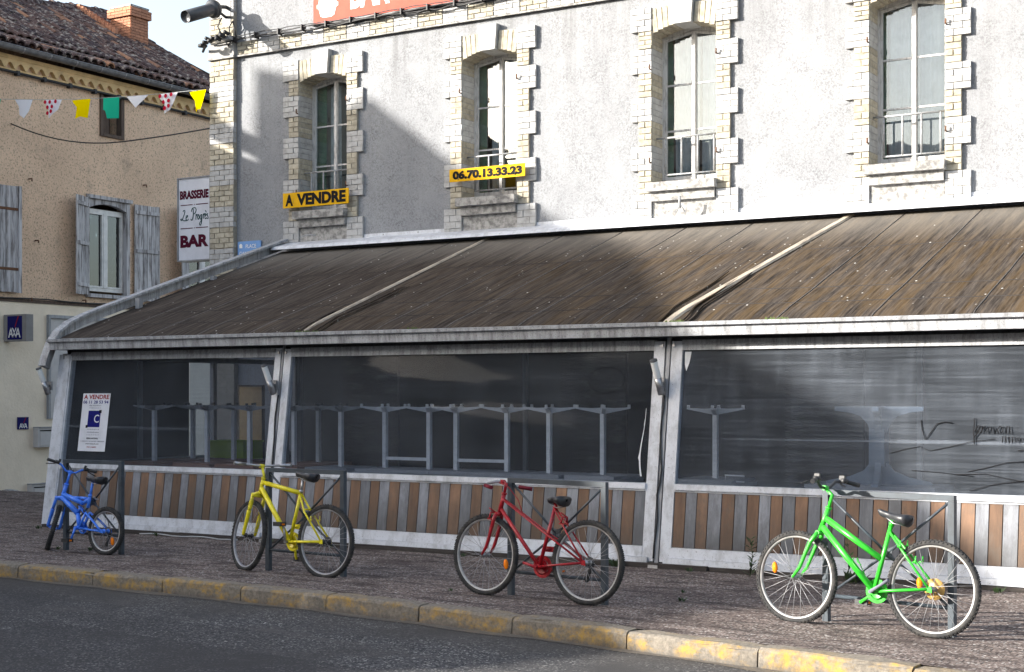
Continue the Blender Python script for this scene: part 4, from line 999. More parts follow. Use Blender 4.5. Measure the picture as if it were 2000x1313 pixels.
# projecting brasserie sign
o = thing('brasserie_sign', 'white BRASSERIE BAR box sign projecting from the corner', 'sign', (-16.77, 18.0, 3.85))
q = MB(); q.box(-.345, .345, .0, .20, .02, 1.36); q.build('panel', mt['sign_white'], o)
q = MB(); q.box(-.365, -.346, -.02, .22, 0, 1.38); q.box(.346, .365, -.02, .22, 0, 1.38); q.box(-.346, .346, -.02, .22, 0, .019); q.box(-.346, .346, -.02, .22, 1.361, 1.38); q.build('frame', mt['alu_grey'], o)
q = MB()
for z in (.2, 1.2): q.path([(.36, .1, z), (.84, .1, z)], .018, 6)
q.build('bracket', mt['iron'], o)
lettering(o, 'BRASSERIE', mt['ink_maroon'], (0, 0, 0), EX, EZ, -.315, .315, 1.02, 1.165, bold=.055)
lettering(o, 'BAR', mt['ink_maroon'], (0, 0, 0), EX, EZ, -.305, .315, .225, .43, bold=.055)
for z in (.92, .535):
    for a, b in ((-.30, -.035), (.035, .30)): q = MB(); q.box(a, b, -.003, 0, z, z+.014); q.build('rule', mt['ink_maroon'], o)
    q = MB(); q.lathe([(0, 0), (.010, .001), (0, .003)], (0, 0, z+.007), (0, -1, 0), 6); q.build('dot', mt['ink_maroon'], o)
q = MB()
def curve(pts, n=6):
    out = []; P = [Vector((p[0], -.003, p[1])) for p in pts]; P = [P[0]]+P+[P[-1]]
    for i in range(1, len(P)-2):
        for k in range(n):
            t_ = k/n; a, b, c, d = P[i-1], P[i], P[i+1], P[i+2]
            out.append(.5*((2*b)+(c-a)*t_+(2*a-5*b+4*c-d)*t_*t_+(3*b-a-3*c+d)*t_**3))
    out.append(P[-2]); return out
def scr(pts, r=.0065): q.path(curve([(-.31+x*.62, .66+z*.20) for x, z in pts]), r, 5)
scr([(.10,.80),(.14,.92),(.17,.80),(.12,.40),(.06,.10),(.02,.16),(.05,.22),(.12,.08),(.20,.05),(.23,.14)]); scr([(.21,.28),(.27,.38),(.26,.48),(.22,.40),(.21,.15),(.25,.06),(.30,.18)])
scr([(.46,1.0),(.47,.6),(.45,.2),(.42,.05),(.38,.15)], .008); scr([(.40,.75),(.43,1.0),(.52,1.08),(.57,.88),(.53,.62),(.47,.55)]); scr([(.555,.50),(.565,.48),(.56,.08)]); scr([(.565,.35),(.60,.50),(.62,.45)])
scr([(.66,.50),(.62,.30),(.645,.08),(.68,.25),(.66,.50)]); scr([(.77,.46),(.72,.40),(.71,.12),(.75,.10),(.775,.46),(.76,-.15),(.72,-.42),(.69,-.25),(.78,.05)]); scr([(.815,.50),(.825,.45),(.82,.10)]); scr([(.825,.36),(.855,.52),(.875,.44)])
scr([(.88,.28),(.92,.38),(.91,.50),(.88,.42),(.88,.14),(.91,.08),(.94,.2)]); scr([(.895,.78),(.925,.62)]); scr([(.985,.50),(.955,.44),(.98,.28),(.99,.12),(.955,.08)])
q.build('script_lettering', mt['ink_teal'], o)
# insurance agency box sign and plaque
def axa(o, x0, x1, z0, z1, y):
    h = z1-z0; wd = x1-x0
    def st(pts, r):
        q = MB()
        for s in pts: q.prism([(x0+wd*a, z0+h*b) for a, b in s], lambda x, z: (x, y-.004, z), lambda x, z: (x, y-.001, z))
        return q
    def bar(a, b, t_): 
        return [(a[0]-t_, a[1]), (a[0]+t_, a[1]), (b[0]+t_, b[1]), (b[0]-t_, b[1])]
    q = st([bar((.06,.08), (.22,.50), .035), bar((.22,.50), (.36,.08), .035), [(.13,.20),(.30,.20),(.28,.26),(.15,.26)], bar((.34,.50), (.62,.08), .035), bar((.34,.08), (.62,.50), .028), bar((.60,.08), (.76,.50), .035), bar((.76,.50), (.92,.08), .035), [(.67,.20),(.84,.20),(.82,.26),(.69,.26)]], 0)
    q.build('lettering', mt['banner_white'], o)
    q = st([[(.50,.52), (.56,.52), (.84,1.0), (.76,1.0)]], 0); q.build('slash', mt['ink_red'], o)
o = thing('insurance_box_sign', 'navy AXA box sign projecting from the cream wall', 'sign', (-21.0, 18.0, 2.61))
q = MB(); q.box(-.26, .12, -.004, .0, .03, .45); q.build('face', mt['navy'], o)
q = MB(); q.box(-.36, .225, .001, .16, 0, .48); q.build('case', mt['case_grey'], o); q = MB(); q.box(-.40, -.36, .03, .13, .1, .4); q.build('bracket', mt['iron'], o)
axa(o, -.24, .10, .03, .45, -.004)
o = thing('insurance_plaque', 'small navy AXA plaque screwed to the cream wall', 'sign', (XW+.022, 18.44, 1.015), rot=(0, 0, R(90)))
q = MB(); q.box(-.125, .125, -.02, 0, 0, .225); q.build('plate', mt['navy'], o); axa(o, -.10, .10, .0, .22, -.02)
for (yc, z, lb) in ((18.90, .68, 'cream wall mailbox below the small navy plaque'), (18.76, -.36, 'cream mailbox low on the wall near the ground')):
    o = thing('mailbox', lb, 'mailbox', (XW+.022, yc, z), group='mailboxes on the cream wall')
    q = MB(); q.box(0, .13, -.21, .21, 0, .36); q.build('body', mt['mailbox'], o); q = MB(); q.box(.13, .142, -.17, .19, .03, .285); q.build('door', mt['mailbox'], o); q = MB(); q.box(.13, .138, -.17, .19, .295, .315); q.build('slot', mt['ink_black'], o)
    q = MB(); q.box(0, .15, -.215, .215, .361, .375); q.build('lid', mt['alu_grey'], o)
# poster on the first sheet (lies in the leaning plane)
o = thing('for_sale_poster', 'white A VENDRE poster stuck inside the first clear sheet', 'poster', (-13.68, yv(.955)+.012, .955), rot=(-math.atan(.14), 0, 0))
PH = .72; PW = .235
q = MB(); q.box(-PW, PW, 0, .003, 0, PH); q.build('paper', mt['paper'], o)
def lt(tx, m, x0, x1, z0, z1, b=.012, **k): lettering(o, tx, m, (0, 0, 0), EX, EZ, x0, x1, z0, z1, bold=b, lift=.0015, **k)
lt('A VENDRE', mt['ink_red'], -.215, .22, .648, .705, .03); lt('06 11 28 53 94', mt['ink_blue'], -.22, .215, .592, .632, .025)
lt('Alain VIGOUROUX', mt['ink_grey'], -.11, .10, .560, .578, .02); lt('info@reseau3c.fr', mt['ink_grey'], -.105, .10, .532, .546)
q = MB(); q.box(-.11, .10, -.002, 0, .30, .505); q.build('logo_square', mt['ink_blue'], o)
q = MB(); q.box(.075, .115, -.0035, -.002, .475, .513); q.box(-.135, -.10, -.0035, -.002, .29, .325); q.build('logo_corner', mt['ink_black'], o)
lettering(o, 'C', mt['paper'], (0, -.002, 0), EX, EZ, -.0, .085, .355, .455, bold=.005, lift=.002); lettering(o, '3', mt['navy'], (0, -.002, 0), EX, EZ, -.08, -.03, .365, .45, lift=.002)
lt('c o m m e r c e', mt['ink_grey'], -.105, .10, .264, .278); lt('communication', mt['ink_grey'], -.105, .10, .230, .246); lt('c o n s e i l', mt['ink_grey'], -.105, .10, .198, .214)
lt('RESEAU NATIONAL', mt['ink_black'], -.10, .10, .150, .170, .03); lt('COMMERCES - ENTREPRISES - IMMOBILIER', mt['ink_grey'], -.20, .21, .118, .130); lt('www.reseau3c.com', mt['ink_black'], -.11, .12, .085, .103, .015); lt('SIREN 413888785', mt['ink_red'], -.08, .08, .045, .06, .02)

# ------------------------------------------------------------------ lamps, cables, bunting
o = thing('street_spotlight', 'large grey tube spotlight on an arm at the building corner', 'floodlight', (-15.65, 17.5, 7.55))
ax = Vector((-.02, -.69, -.29)).normalized(); b0 = Vector((0, -.26, .12))
q = MB(); q.lathe([(0, 0), (.125, .01), (.14, .04), (.14, .10), (.125, .13), (.10, .14), (.095, .16), (.098, .72), (.092, .72), (.088, .68), (0, .68)], b0-ax*.05, ax, 28); body = q.build('housing', mt['lamp_grey'], o)
q = MB(); q.lathe([(.145, .05), (.150, .06), (.150, .085), (.145, .09)], b0-ax*.05, ax, 28); q.build('clamp_ring', mt['iron'], o)
q = MB(); q.path([(0, .10, .22), (.01, -.02, .20), (0, -.24, .16)], .03, 8); q.path([(.0, .10, .02), (0, -.16, .10)], .022, 8); q.box(-.07, .10, .01, .035, -.10, .30); q.build('arm', mt['iron'], o)
q = MB(); q.path([(.05, -.14, .0), (-.05, -.12, -.12), (.02, -.06, -.30), (.08, -.02, -.42), (.16, -.05, -.36), (.12, -.05, -.14), (.2, -.05, -.05), (.26, -.05, -.3)], .012, 5); q.build('supply_cable', mt['cable'], o)
o = thing('cable_bundle', 'bundle of black cables clipped along the string course', 'cables', (-15.5, 17.5, 7.2))
for c in range(5):
    q = MB(); ph = c*1.3; pts = []
    for i in range(0, 76):
        x = -.42+i*.115; loop = abs(math.sin(math.pi*x/.46)); pts.append((x, -.02-.018*math.sin(c*2+x*3)-(.03 if x < .02 else 0), .035*math.sin(ph+x*2.7)*loop*.6+.018*(c-2)-.028*loop*(c % 2)+.03))
    q.path(pts, .008 if c else .013, 5); q.build('cable', mt['cable'], o)
for i in range(19):
    q = MB(); x = .02+i*.46; q.box(x, x+.022, -.062, .05, -.02, .07); q.build('clip', mt['cable'], o)
q = MB(); q.box(-.10, .06, -.16, -.06, .0, .055); q.build('junction_box', mt['alu_grey'], o)
q = MB()
for i in range(12): q.lathe([(0, 0), (.03, .004), (.03, .10), (0, .104)], (-.45+.045*i, -.16+random.uniform(-.03, .03), -.03+random.uniform(-.03, .05)+.006*i), (random.uniform(-.4,.4), -1, random.uniform(-.3,.3)), 8)
q.build('connectors', mt['cable'], o)
q = MB(); q.path([(-.62, .0, -.09), (-.5, -.1, -.07), (-.42, -.14, -.05)], .022, 7); q.build('cable_end', mt['cable'], o)
for (x, lb) in ((-14.50, 'steel tube wall lamp on the terrace corner post'), (-10.84, 'steel tube wall lamp on the post above the yellow bicycle'), (-6.01, 'steel tube wall lamp on the post beside the torn sheet')):
    o = thing('wall_lamp', lb, 'wall lamp', (x, yv(1.66)-.03, 1.66), group='tube lamps on the terrace posts')
    a = Vector((-.02, -.16, .36)).normalized(); p0 = Vector((.03, -.02, 0))
    q = MB(); q.lathe([(0, 0), (.036, .002), (.036, .17), (0, .172)], p0, a, 16); q.build('steel_tube', mt['steel'], o)
    q = MB(); q.lathe([(.034, .172), (.034, .345)], p0, a, 16); q.build('diffuser', mt['opal'], o); q = MB(); q.lathe([(.037, .345), (.037, .36), (0, .362)], p0, a, 16); q.build('cap', mt['iron'], o)
    q = MB(); q.box(-.015, .05, -.0, .03, .05, .16); q.path([(.02, .0, .11), (.02, -.06, .11)], .014, 6); q.build('bracket', mt['steel'], o)
# bunting across the side street
o = thing('bunting', 'string of small coloured cloth pennants across the side street', 'bunting', (-15.95, 17.4, 6.47))
def bz(x): 
    t_ = (-15.95-x)/5.45; return 6.475+.42*t_-.08*math.sin(math.pi*t_)
q = MB(); q.path([(x+15.95, 0, bz(x)-6.47) for x in [-15.95-i*.273 for i in range(21)]], .004, 4); q.build('string', mt['cable_white'], o)
FL = [(-20.98, -20.72, 'g'), (-20.366, -19.918, 'w'), (-19.615, -19.204, 'd'), (-18.958, -18.523, 'y'), (-18.224, -17.86, 'g'), (-17.697, -17.204, 't'), (-16.956, -16.567, 'd'), (-16.31, -15.96, 'y')]
SH = {'g': [(0,0),(1,0),(.84,-.34),(.32,-.35),(.20,-.22),(.06,-.20)], 'w': [(0,0),(1,0),(.86,-.20),(.60,-.33),(.16,-.26),(.18,-.12)], 'd': [(0,-.01),(.14,0),(1,0),(.80,-.17),(.52,-.26),(.18,-.32),(.22,-.16),(.04,-.09)], 'y': [(0,-.02),(1,0),(.78,-.32),(.50,-.30),(.28,-.34),(.30,-.14),(.05,-.06)], 't': [(0,0),(1,0),(.38,-.19)]}
LBN = dict(g='green pennant', w='white pennant', d='white pennant with red dots', y='yellow pennant', t='white triangular pennant')
for i, (a, b, k) in enumerate(FL):
    pl = SH[k]; q = MB(); W_ = b-a
    P = [(a+15.95+W_*u, .05*math.sin(u*5+i)*(-v*3), bz(a+W_*u)-6.47+v) for u, v in pl]
    cen = (sum(p[0] for p in P)/len(P), -.035, sum(p[2] for p in P)/len(P)); q.add(P+[cen], [(j, (j+1) % len(P), len(P)) for j in range(len(P))], True)
    fo = q.build('pennant', mt[{'g':'f_green', 'w':'f_white', 'd':'f_white', 'y':'f_yellow', 't':'f_white'}[k]], o, label=LBN[k])
    if k == 'd':
        rd = random.Random(i)
        for (u, v) in ((.12,-.05),(.42,-.05),(.75,-.04),(.28,-.14),(.58,-.13),(.30,-.24),(.55,-.21)):
            q = MB(); c = (a+15.95+W_*u, 0, bz(a+W_*u)-6.47+v)
            for sgn in (-1,): q.lathe([(0, 0), (.034, .001)], (c[0], .05*math.sin(u*5+i)*(-v*3)-.045, c[2]), (0, -1, 0), 10)
            q.build('dot', mt['f_red'], fo)
o = thing('hanging_cable', 'sagging black cable strung in front of the tan house', 'cable', (-18.6, 18.2, 6.0))
q = MB(); q.path([(-2.8+ i*.3, 0, .0+.68*((max(0, -(-2.8+i*.3))/3.05)**2)+.05*(max(0, (-2.8+i*.3))/2.1)**2) for i in range(20)], .012, 6); q.build('cable', mt['cable'], o)

# ------------------------------------------------------------------ tables stacked on the terrace
def base_table(x, y, w, top, lb):
    o = thing('table', lb, 'table', (x, y, 0), group='tables standing inside the terrace')
    q = MB(); q.box(-w, w, -.30, .30, .735, .770); q.build('tabletop', top, o); q = MB(); q.path([(0,0,.02), (0,0,.734)], .035, 8); q.build('column', mt['column'], o); q = MB(); q.box(-.28,.28,-.03,.03,0,.025); q.box(-.03,.03,-.28,.28,.026,.045); q.build('foot', mt['column'], o)
def upturned(x, y, lb, top, cols=(0,), bar=False, ang=20, arms='wing', dz=.772, tw=.32):
    o = thing('upturned_table', lb, 'table', (x, y, dz), group='tables stacked upside down behind the clear sheets', rot=(0, 0, R(random.uniform(-4, 4))))
    q = MB(); q.box(-tw, tw, -.30, .30, 0, .036); q.build('tabletop', top, o)
    for c in cols:
        q = MB(); q.box(c-.024, c+.024, -.024, .024, .037, .70); q.build('column', mt['column'], o)
        for k in range(4):
            a = R(ang+90*k); d = Vector((math.cos(a), math.sin(a), 0)); n = Vector((-d.y, d.x, 0))*.02; C = Vector((c, 0, .70))
            q = MB(); P = []
            for (r, z0, z1) in ((.02, -.02, .045), (.12, .0, .04), (.22, .02, .045), (.29, .035, .05)):
                P += [C+d*r-n+Vector((0,0,z0)), C+d*r+n+Vector((0,0,z0)), C+d*r+n+Vector((0,0,z1)), C+d*r-n+Vector((0,0,z1))]
            q.add(P, [(4*i+j, 4*i+(j+1) % 4, 4*i+4+(j+1) % 4, 4*i+4+j) for i in range(3) for j in range(4)]+[(0,3,2,1), (12,13,14,15)]); t_ = C+d*.275
            arm = q.build('arm', mt['column'] if arms == 'bright' else mt['alu_grey'], o)
            q = MB(); q.lathe([(0, .0), (.017, .002), (.017, .03), (0, .032)], t_+Vector((0,0,.045)), (0,0,1), 8); q.build('glide', mt['white_metal'] if arms == 'bright' else mt['black'], arm)
    if bar and len(cols) == 2:
        q = MB(); q.box(cols[0]+.025, cols[1]-.025, -.016, .016, .13, .165); q.build('crossbar', mt['column'], o)
    return o
T = [(-13.52, 13.78, 'brown', (0,), 'nearest the white poster'), (-12.64, 13.80, 'brown', (0,), 'in front of the lime crate'), (-11.93, 13.78, 'brown', (0,), 'just before the second post'), (-11.25, 13.80, 'brown', (0,), 'just past the second post'),
     (-10.53, 13.78, 'grey', (0,), 'behind the yellow bicycle saddle'), (-9.60, 13.80, 'grey', (-.32, .32), 'two columns and a crossbar, first of two'), (-8.595, 13.80, 'grey', (-.325, .325), 'two columns and a crossbar, second of two'), (-7.72, 13.78, 'grey', (0,), 'behind the red bicycle rack'), (-7.08, 13.80, 'grey', (0,), 'nearest the torn sheet'), (-5.80, 13.80, 'grey', (0,), 'alone behind the dusty sheet')]
for i, (x, y, c, cols, lb) in enumerate(T):
    top = mt['table_brown'] if c == 'brown' else mt['table_grey']; tw = .56 if len(cols) == 2 else .33
    base_table(x, y, tw, top, 'table under the upturned one '+lb); upturned(x, y, 'upturned %s-edged table %s' % (c, lb), top, cols, True, 18+7*(i % 3), 'bright' if i > 4 else 'wing', tw=tw-.03)
for i, (x, lb) in enumerate(((-13.55, 'farther upturned table seen beside the poster'), (-12.84, 'farther upturned table seen over the lime crate'), (-11.45, 'farther upturned table seen past the second post'))):
    y = 14.52; base_table(x, y, .33, mt['table_brown'], 'table under the '+lb); upturned(x, y, lb, mt['table_brown'], (0,), False, 30, 'wing', tw=.30)
# big cast pedestal table, upside down behind the dusty sheet
o = thing('upturned_pedestal_table', 'large pale cast pedestal table upturned behind the dusty sheet', 'table', (-4.11, 13.75, .771))
base_table(-4.11, 13.75, .62, mt['table_grey'], 'wide table under the pale upturned pedestal table')
q = MB(); q.box(-.62, .62, -.34, .34, 0, .03); q.build('tabletop', mt['table_grey'], o)
q = MB(); q.box(-.075, .075, -.075, .075, .20, .56); q.build('column', mt['pale_cast'], o)
for k in range(4):
    a = R(12+90*k); d = Vector((math.cos(a), math.sin(a), 0)); n = Vector((-d.y, d.x, 0))*.03
    up = [(.07, .50), (.10, .60), (.17, .68), (.28, .715), (.41, .73), (.41, .77), (.02, .77), (.02, .50)]
    lo = [(.02, .031), (.50, .031), (.48, .06), (.28, .10), (.14, .16), (.08, .24), (.02, .24)]
    for pl, nm in ((up, 'arm'), (lo, 'flange')):
        q = MB(); q.prism(pl, lambda r, z: tuple(d*r+n+Vector((0,0,z))), lambda r, z: tuple(d*r-n+Vector((0,0,z)))); q.build(nm, mt['pale_cast'], o)
o = thing('lime_crate', 'lime green plastic crate among the upturned tables', 'crate', (-13.55, 15.35, .75))
q = MB()
for a in ((-.32,.32,-.2,-.19,0,.26), (-.32,.32,.19,.2,0,.26), (-.32,-.31,-.189,.189,0,.26), (.31,.32,-.189,.189,0,.26), (-.309,.309,-.189,.189,0,.01)): q.box(*a)
q.build('crate_shell', mt['lime'], o)
q = MB(); q.box(-.33, .33, -.21, .21, .255, .275); q.build('rim', mt['lime'], o)
o = thing('side_table', 'low table under the lime crate', 'table', (-13.55, 15.35, 0)); q = MB(); q.box(-.4, .4, -.3, .3, .71, .745); q.build('tabletop', mt['table_brown'], o); q = MB(); q.box(-.04, .04, -.04, .04, 0, .709); q.build('column', mt['column'], o)
o = thing('menu_board', 'tan board standing inside the terrace behind the lime crate', 'board', (-14.1, 16.3, .02)); q = MB(); q.box(-.22, .22, 0, .03, 0, 1.75); q.build('panel', mt['genoise'], o); q = MB(); q.box(-.24, -.221, -.01, .04, 0, 1.77); q.box(.221, .24, -.01, .04, 0, 1.77); q.box(-.22, .22, -.01, .04, 1.751, 1.77); q.build('frame', mt['old_wood'], o)
o = thing('napkin_frame', 'small white metal frame standing beside the lone upturned table', 'rack', (-5.52, 13.62, .76)); q = MB()
q.path([(-.10, 0, 0), (-.10, 0, .09), (.10, 0, .09)], .010, 6); q.path([(-.10, 0, .03), (.10, 0, .03)], .009, 6); q.build('wire_frame', mt['white_metal'], o)

# ------------------------------------------------------------------ racks
def rack(label, a, b, h=.965):
    a = Vector((*a, 0)); b = Vector((*b, 0)); L = (b-a).length
    o = thing('bicycle_rack', label, 'bicycle rack', a, group='grey steel bicycle racks', rot=(0, 0, math.atan2(b.y-a.y, b.x-a.x)))
    t_ = .0225
    for x in (0, L): q = MB(); q.box(x-t_, x+t_, -t_, t_, -.03, h-.04); q.build('leg', mt['rack'], o)
    q = MB(); q.box(-t_, L+t_, -t_, t_, h-.039, h); q.build('top_bar', mt['rack'], o)
    q = MB(); q.path([(t_, 0, .19), (L-t_, 0, .19)], .014, 8); q.build('lower_bar', mt['rack'], o)
    c = (L/2, 0, .53)
    for p in ((t_, 0, h-.05), (L-t_, 0, h-.05), (t_, 0, .20), (L-t_, 0, .20)):
        q = MB(); q.path([p, c], .010, 7); q.build('brace', mt['rack'], o)
    q = MB(); q.prism([(L/2+.075*math.cos(R(45*i))*(1 if i % 2 else .45), .53+.075*math.sin(R(45*i))*(1 if i % 2 else .45)) for i in range(8)], lambda x, z: (x, -.006, z), lambda x, z: (x, .006, z)); q.build('centre_plate', mt['rack'], o)
rack('bicycle rack behind the blue bicycle', (-12.06, 10.985), (-11.23, 10.97))
rack('bicycle rack behind the yellow bicycle', (-9.03, 10.70), (-8.12, 10.66))
rack('bicycle rack behind the red bicycle', (-6.20, 10.42), (-5.27, 10.30))
rack('bicycle rack behind the green bicycle', (-3.49, 10.38), (-2.53, 10.17))

# ------------------------------------------------------------------ bicycles
WCACHE = {}
def wheel(parent, Rw, tr, hubh, mats, mw, nsp=28, knob=1.0, rear=False, dark=False, refl=None, hubmat=None):
    """wheel in its own XZ plane, axle along Y; tyre pressed flat on the ground at z = -hubh"""
    key = (Rw, tr, hubh, mats, nsp, rear, hubmat)
    if key not in WCACHE:
        D = {}
        q = MB(); q.lathe([(0,-.055), (.009,-.055), (.009,-.035), (.024,-.034), (.024,-.028), (.015,-.024), (.015,.024), (.024,.028), (.024,.034), (.009,.035), (.009,.055), (0,.055)], (0,0,0), (0,1,0), 16); D['hub'] = q.mesh('wheel'); D['hub'].materials.append(mt[hubmat or 'steel'])
        Rm = Rw-tr
        q = MB(); n1, n2 = 72, 12
        flat_ = lambda p: (p[0], p[1]*(1+.5*max(0, -hubh-p[2])/tr if p[2] < -hubh else 1), max(p[2], -hubh+.001*abs(p[1]/tr)))
        vs = []
        for i in range(n1):
            a = 2*math.pi*i/n1
            for j in range(n2):
                b = 2*math.pi*j/n2; r = Rm+tr*math.cos(b); vs.append(flat_((r*math.cos(a), tr*1.02*math.sin(b), r*math.sin(a))))
        q.add(vs, [(i*n2+j, i*n2+(j+1) % n2, ((i+1) % n1)*n2+(j+1) % n2, ((i+1) % n1)*n2+j) for i in range(n1) for j in range(n2)], True)
        for i in range(66):
            for row in range(4):
                a = 2*math.pi*(i+(.5 if row % 2 else 0))/66; da = .030 if row in (1, 2) else .034; b0 = (-62, -20, 20, 62)[row]; h = .006*knob
                P = []
                for dr in (0, h):
                    for (aa, bb) in ((-da/2, -14), (da/2, -14), (da/2, 14), (-da/2, 14)):
                        b = R(b0+bb); r = Rm+(tr+dr-.001)*math.cos(b); P.append(flat_((r*math.cos(a+aa), (tr+dr)*math.sin(b), r*math.sin(a+aa))))
                q.hexa(P)
        D['tyre'] = q.mesh('tyre'); D['tyre'].materials.append(mt['tyre'])
        ri = Rw-2*tr+.006
        q = MB(); q.lathe([(ri-.013,-.011), (ri+.004,-.013), (ri+.010,-.013), (ri+.010,.013), (ri+.004,.013), (ri-.013,.011)], (0,0,0), (0,1,0), 64, True, True); D['rim'] = q.mesh('rim'); D['rim'].materials.append(mt[mats])
        q = MB(); q.path([(.022, 0, 0), (ri-.014, 0, 0)], .0016, 5); D['spoke'] = q.mesh('spoke'); D['spoke'].materials.append(mt['spoke'])
        D['ri'] = ri; WCACHE[key] = D
    D = WCACHE[key]; ri = D['ri']
    w = put('wheel', D['hub'], parent, mw=mw); put('tyre', D['tyre'], w); put('rim', D['rim'], w)
    for i in range(nsp):
        a = 2*math.pi*i/nsp+.06; sd = 1 if i % 2 else -1; off = .16*(1 if (i//2) % 2 else -1)*6
        p0 = Vector((.023*math.cos(a+off), sd*.031, .023*math.sin(a+off))); p1 = Vector(((ri-.012)*math.cos(a), 0, (ri-.012)*math.sin(a)))
        d = p1-p0; s = d.length/(ri-.014-.022); put('spoke', D['spoke'], w, mw=Matrix.Translation(p0) @ d.to_track_quat('X', 'Z').to_matrix().to_4x4() @ Matrix.Diagonal((s, 1, 1, 1)) @ Matrix.Translation((-.022, 0, 0)))
    if refl is not None:
        a, rr = refl; c = Vector((rr*math.cos(a), .012, rr*math.sin(a)))
        q = MB(); q.lathe([(0, -.012), (.018, -.010), (.020, 0), (.018, .010), (0, .012)], (0, 0, 0), (0, 1, 0), 14)
        q.v = [(x, y, z*2.1) for x, y, z in q.v]; q.build('reflector', mt['amber'], w, mw=Matrix.Translation(c) @ Matrix.Rotation(.15, 4, 'Y'))
    v = MB(); v.path([((ri-.02)*math.cos(2.2), 0, (ri-.02)*math.sin(2.2)), ((ri-.055)*math.cos(2.2), 0, (ri-.055)*math.sin(2.2))], .004, 5); v.build('valve', mt['black'], w)
    return w
def saddle(parent, s0, z0, s1, z1, wn, wt, sag=.02):
    """lofted saddle from nose (s0,z0) to tail (s1,z1)"""
    q = MB(); n, m = 16, 12; vs = []
    for i in range(n+1):
        t_ = i/n; s = s0+(s1-s0)*t_; z = z0+(z1-z0)*t_-sag*math.sin(math.pi*t_)
        hw = (wn+(wt-wn)*sstep(.25, .80, t_))/2; e = min(1, t_/.08, (1-t_)/.10+.02); hw *= math.sqrt(max(.02, e))
        th = (.030+.022*sstep(.4, .9, t_))*math.sqrt(max(.05, e))
        for k in range(m):
            a = 2*math.pi*k/m; c, sn = math.cos(a), math.sin(a); vs.append((s, hw*(abs(c)**.7)*(1 if c > 0 else -1), z+(th*.45*sn if sn > 0 else th*1.25*sn)))
    q.add(vs, [(i*m+k, i*m+(k+1) % m, (i+1)*m+(k+1) % m, (i+1)*m+k) for i in range(n) for k in range(m)], True)
    q.f += [tuple(range(m)), tuple(n*m+k for k in range(m))[::-1]]; q.sm += [True, True]
    o = q.build('saddle', mt['saddle'], parent)
    q = MB(); sm = (s0+s1)/2; zm = (z0+z1)/2
    for y in (-.022, .022): q.path([(s0+(s1-s0)*.15, y*.5, z0-.03), (sm, y, zm-.065), (s0+(s1-s0)*.88, y*1.6, z1-.055)], .0035, 5)
    q.build('saddle_rail', mt['steel'], o)
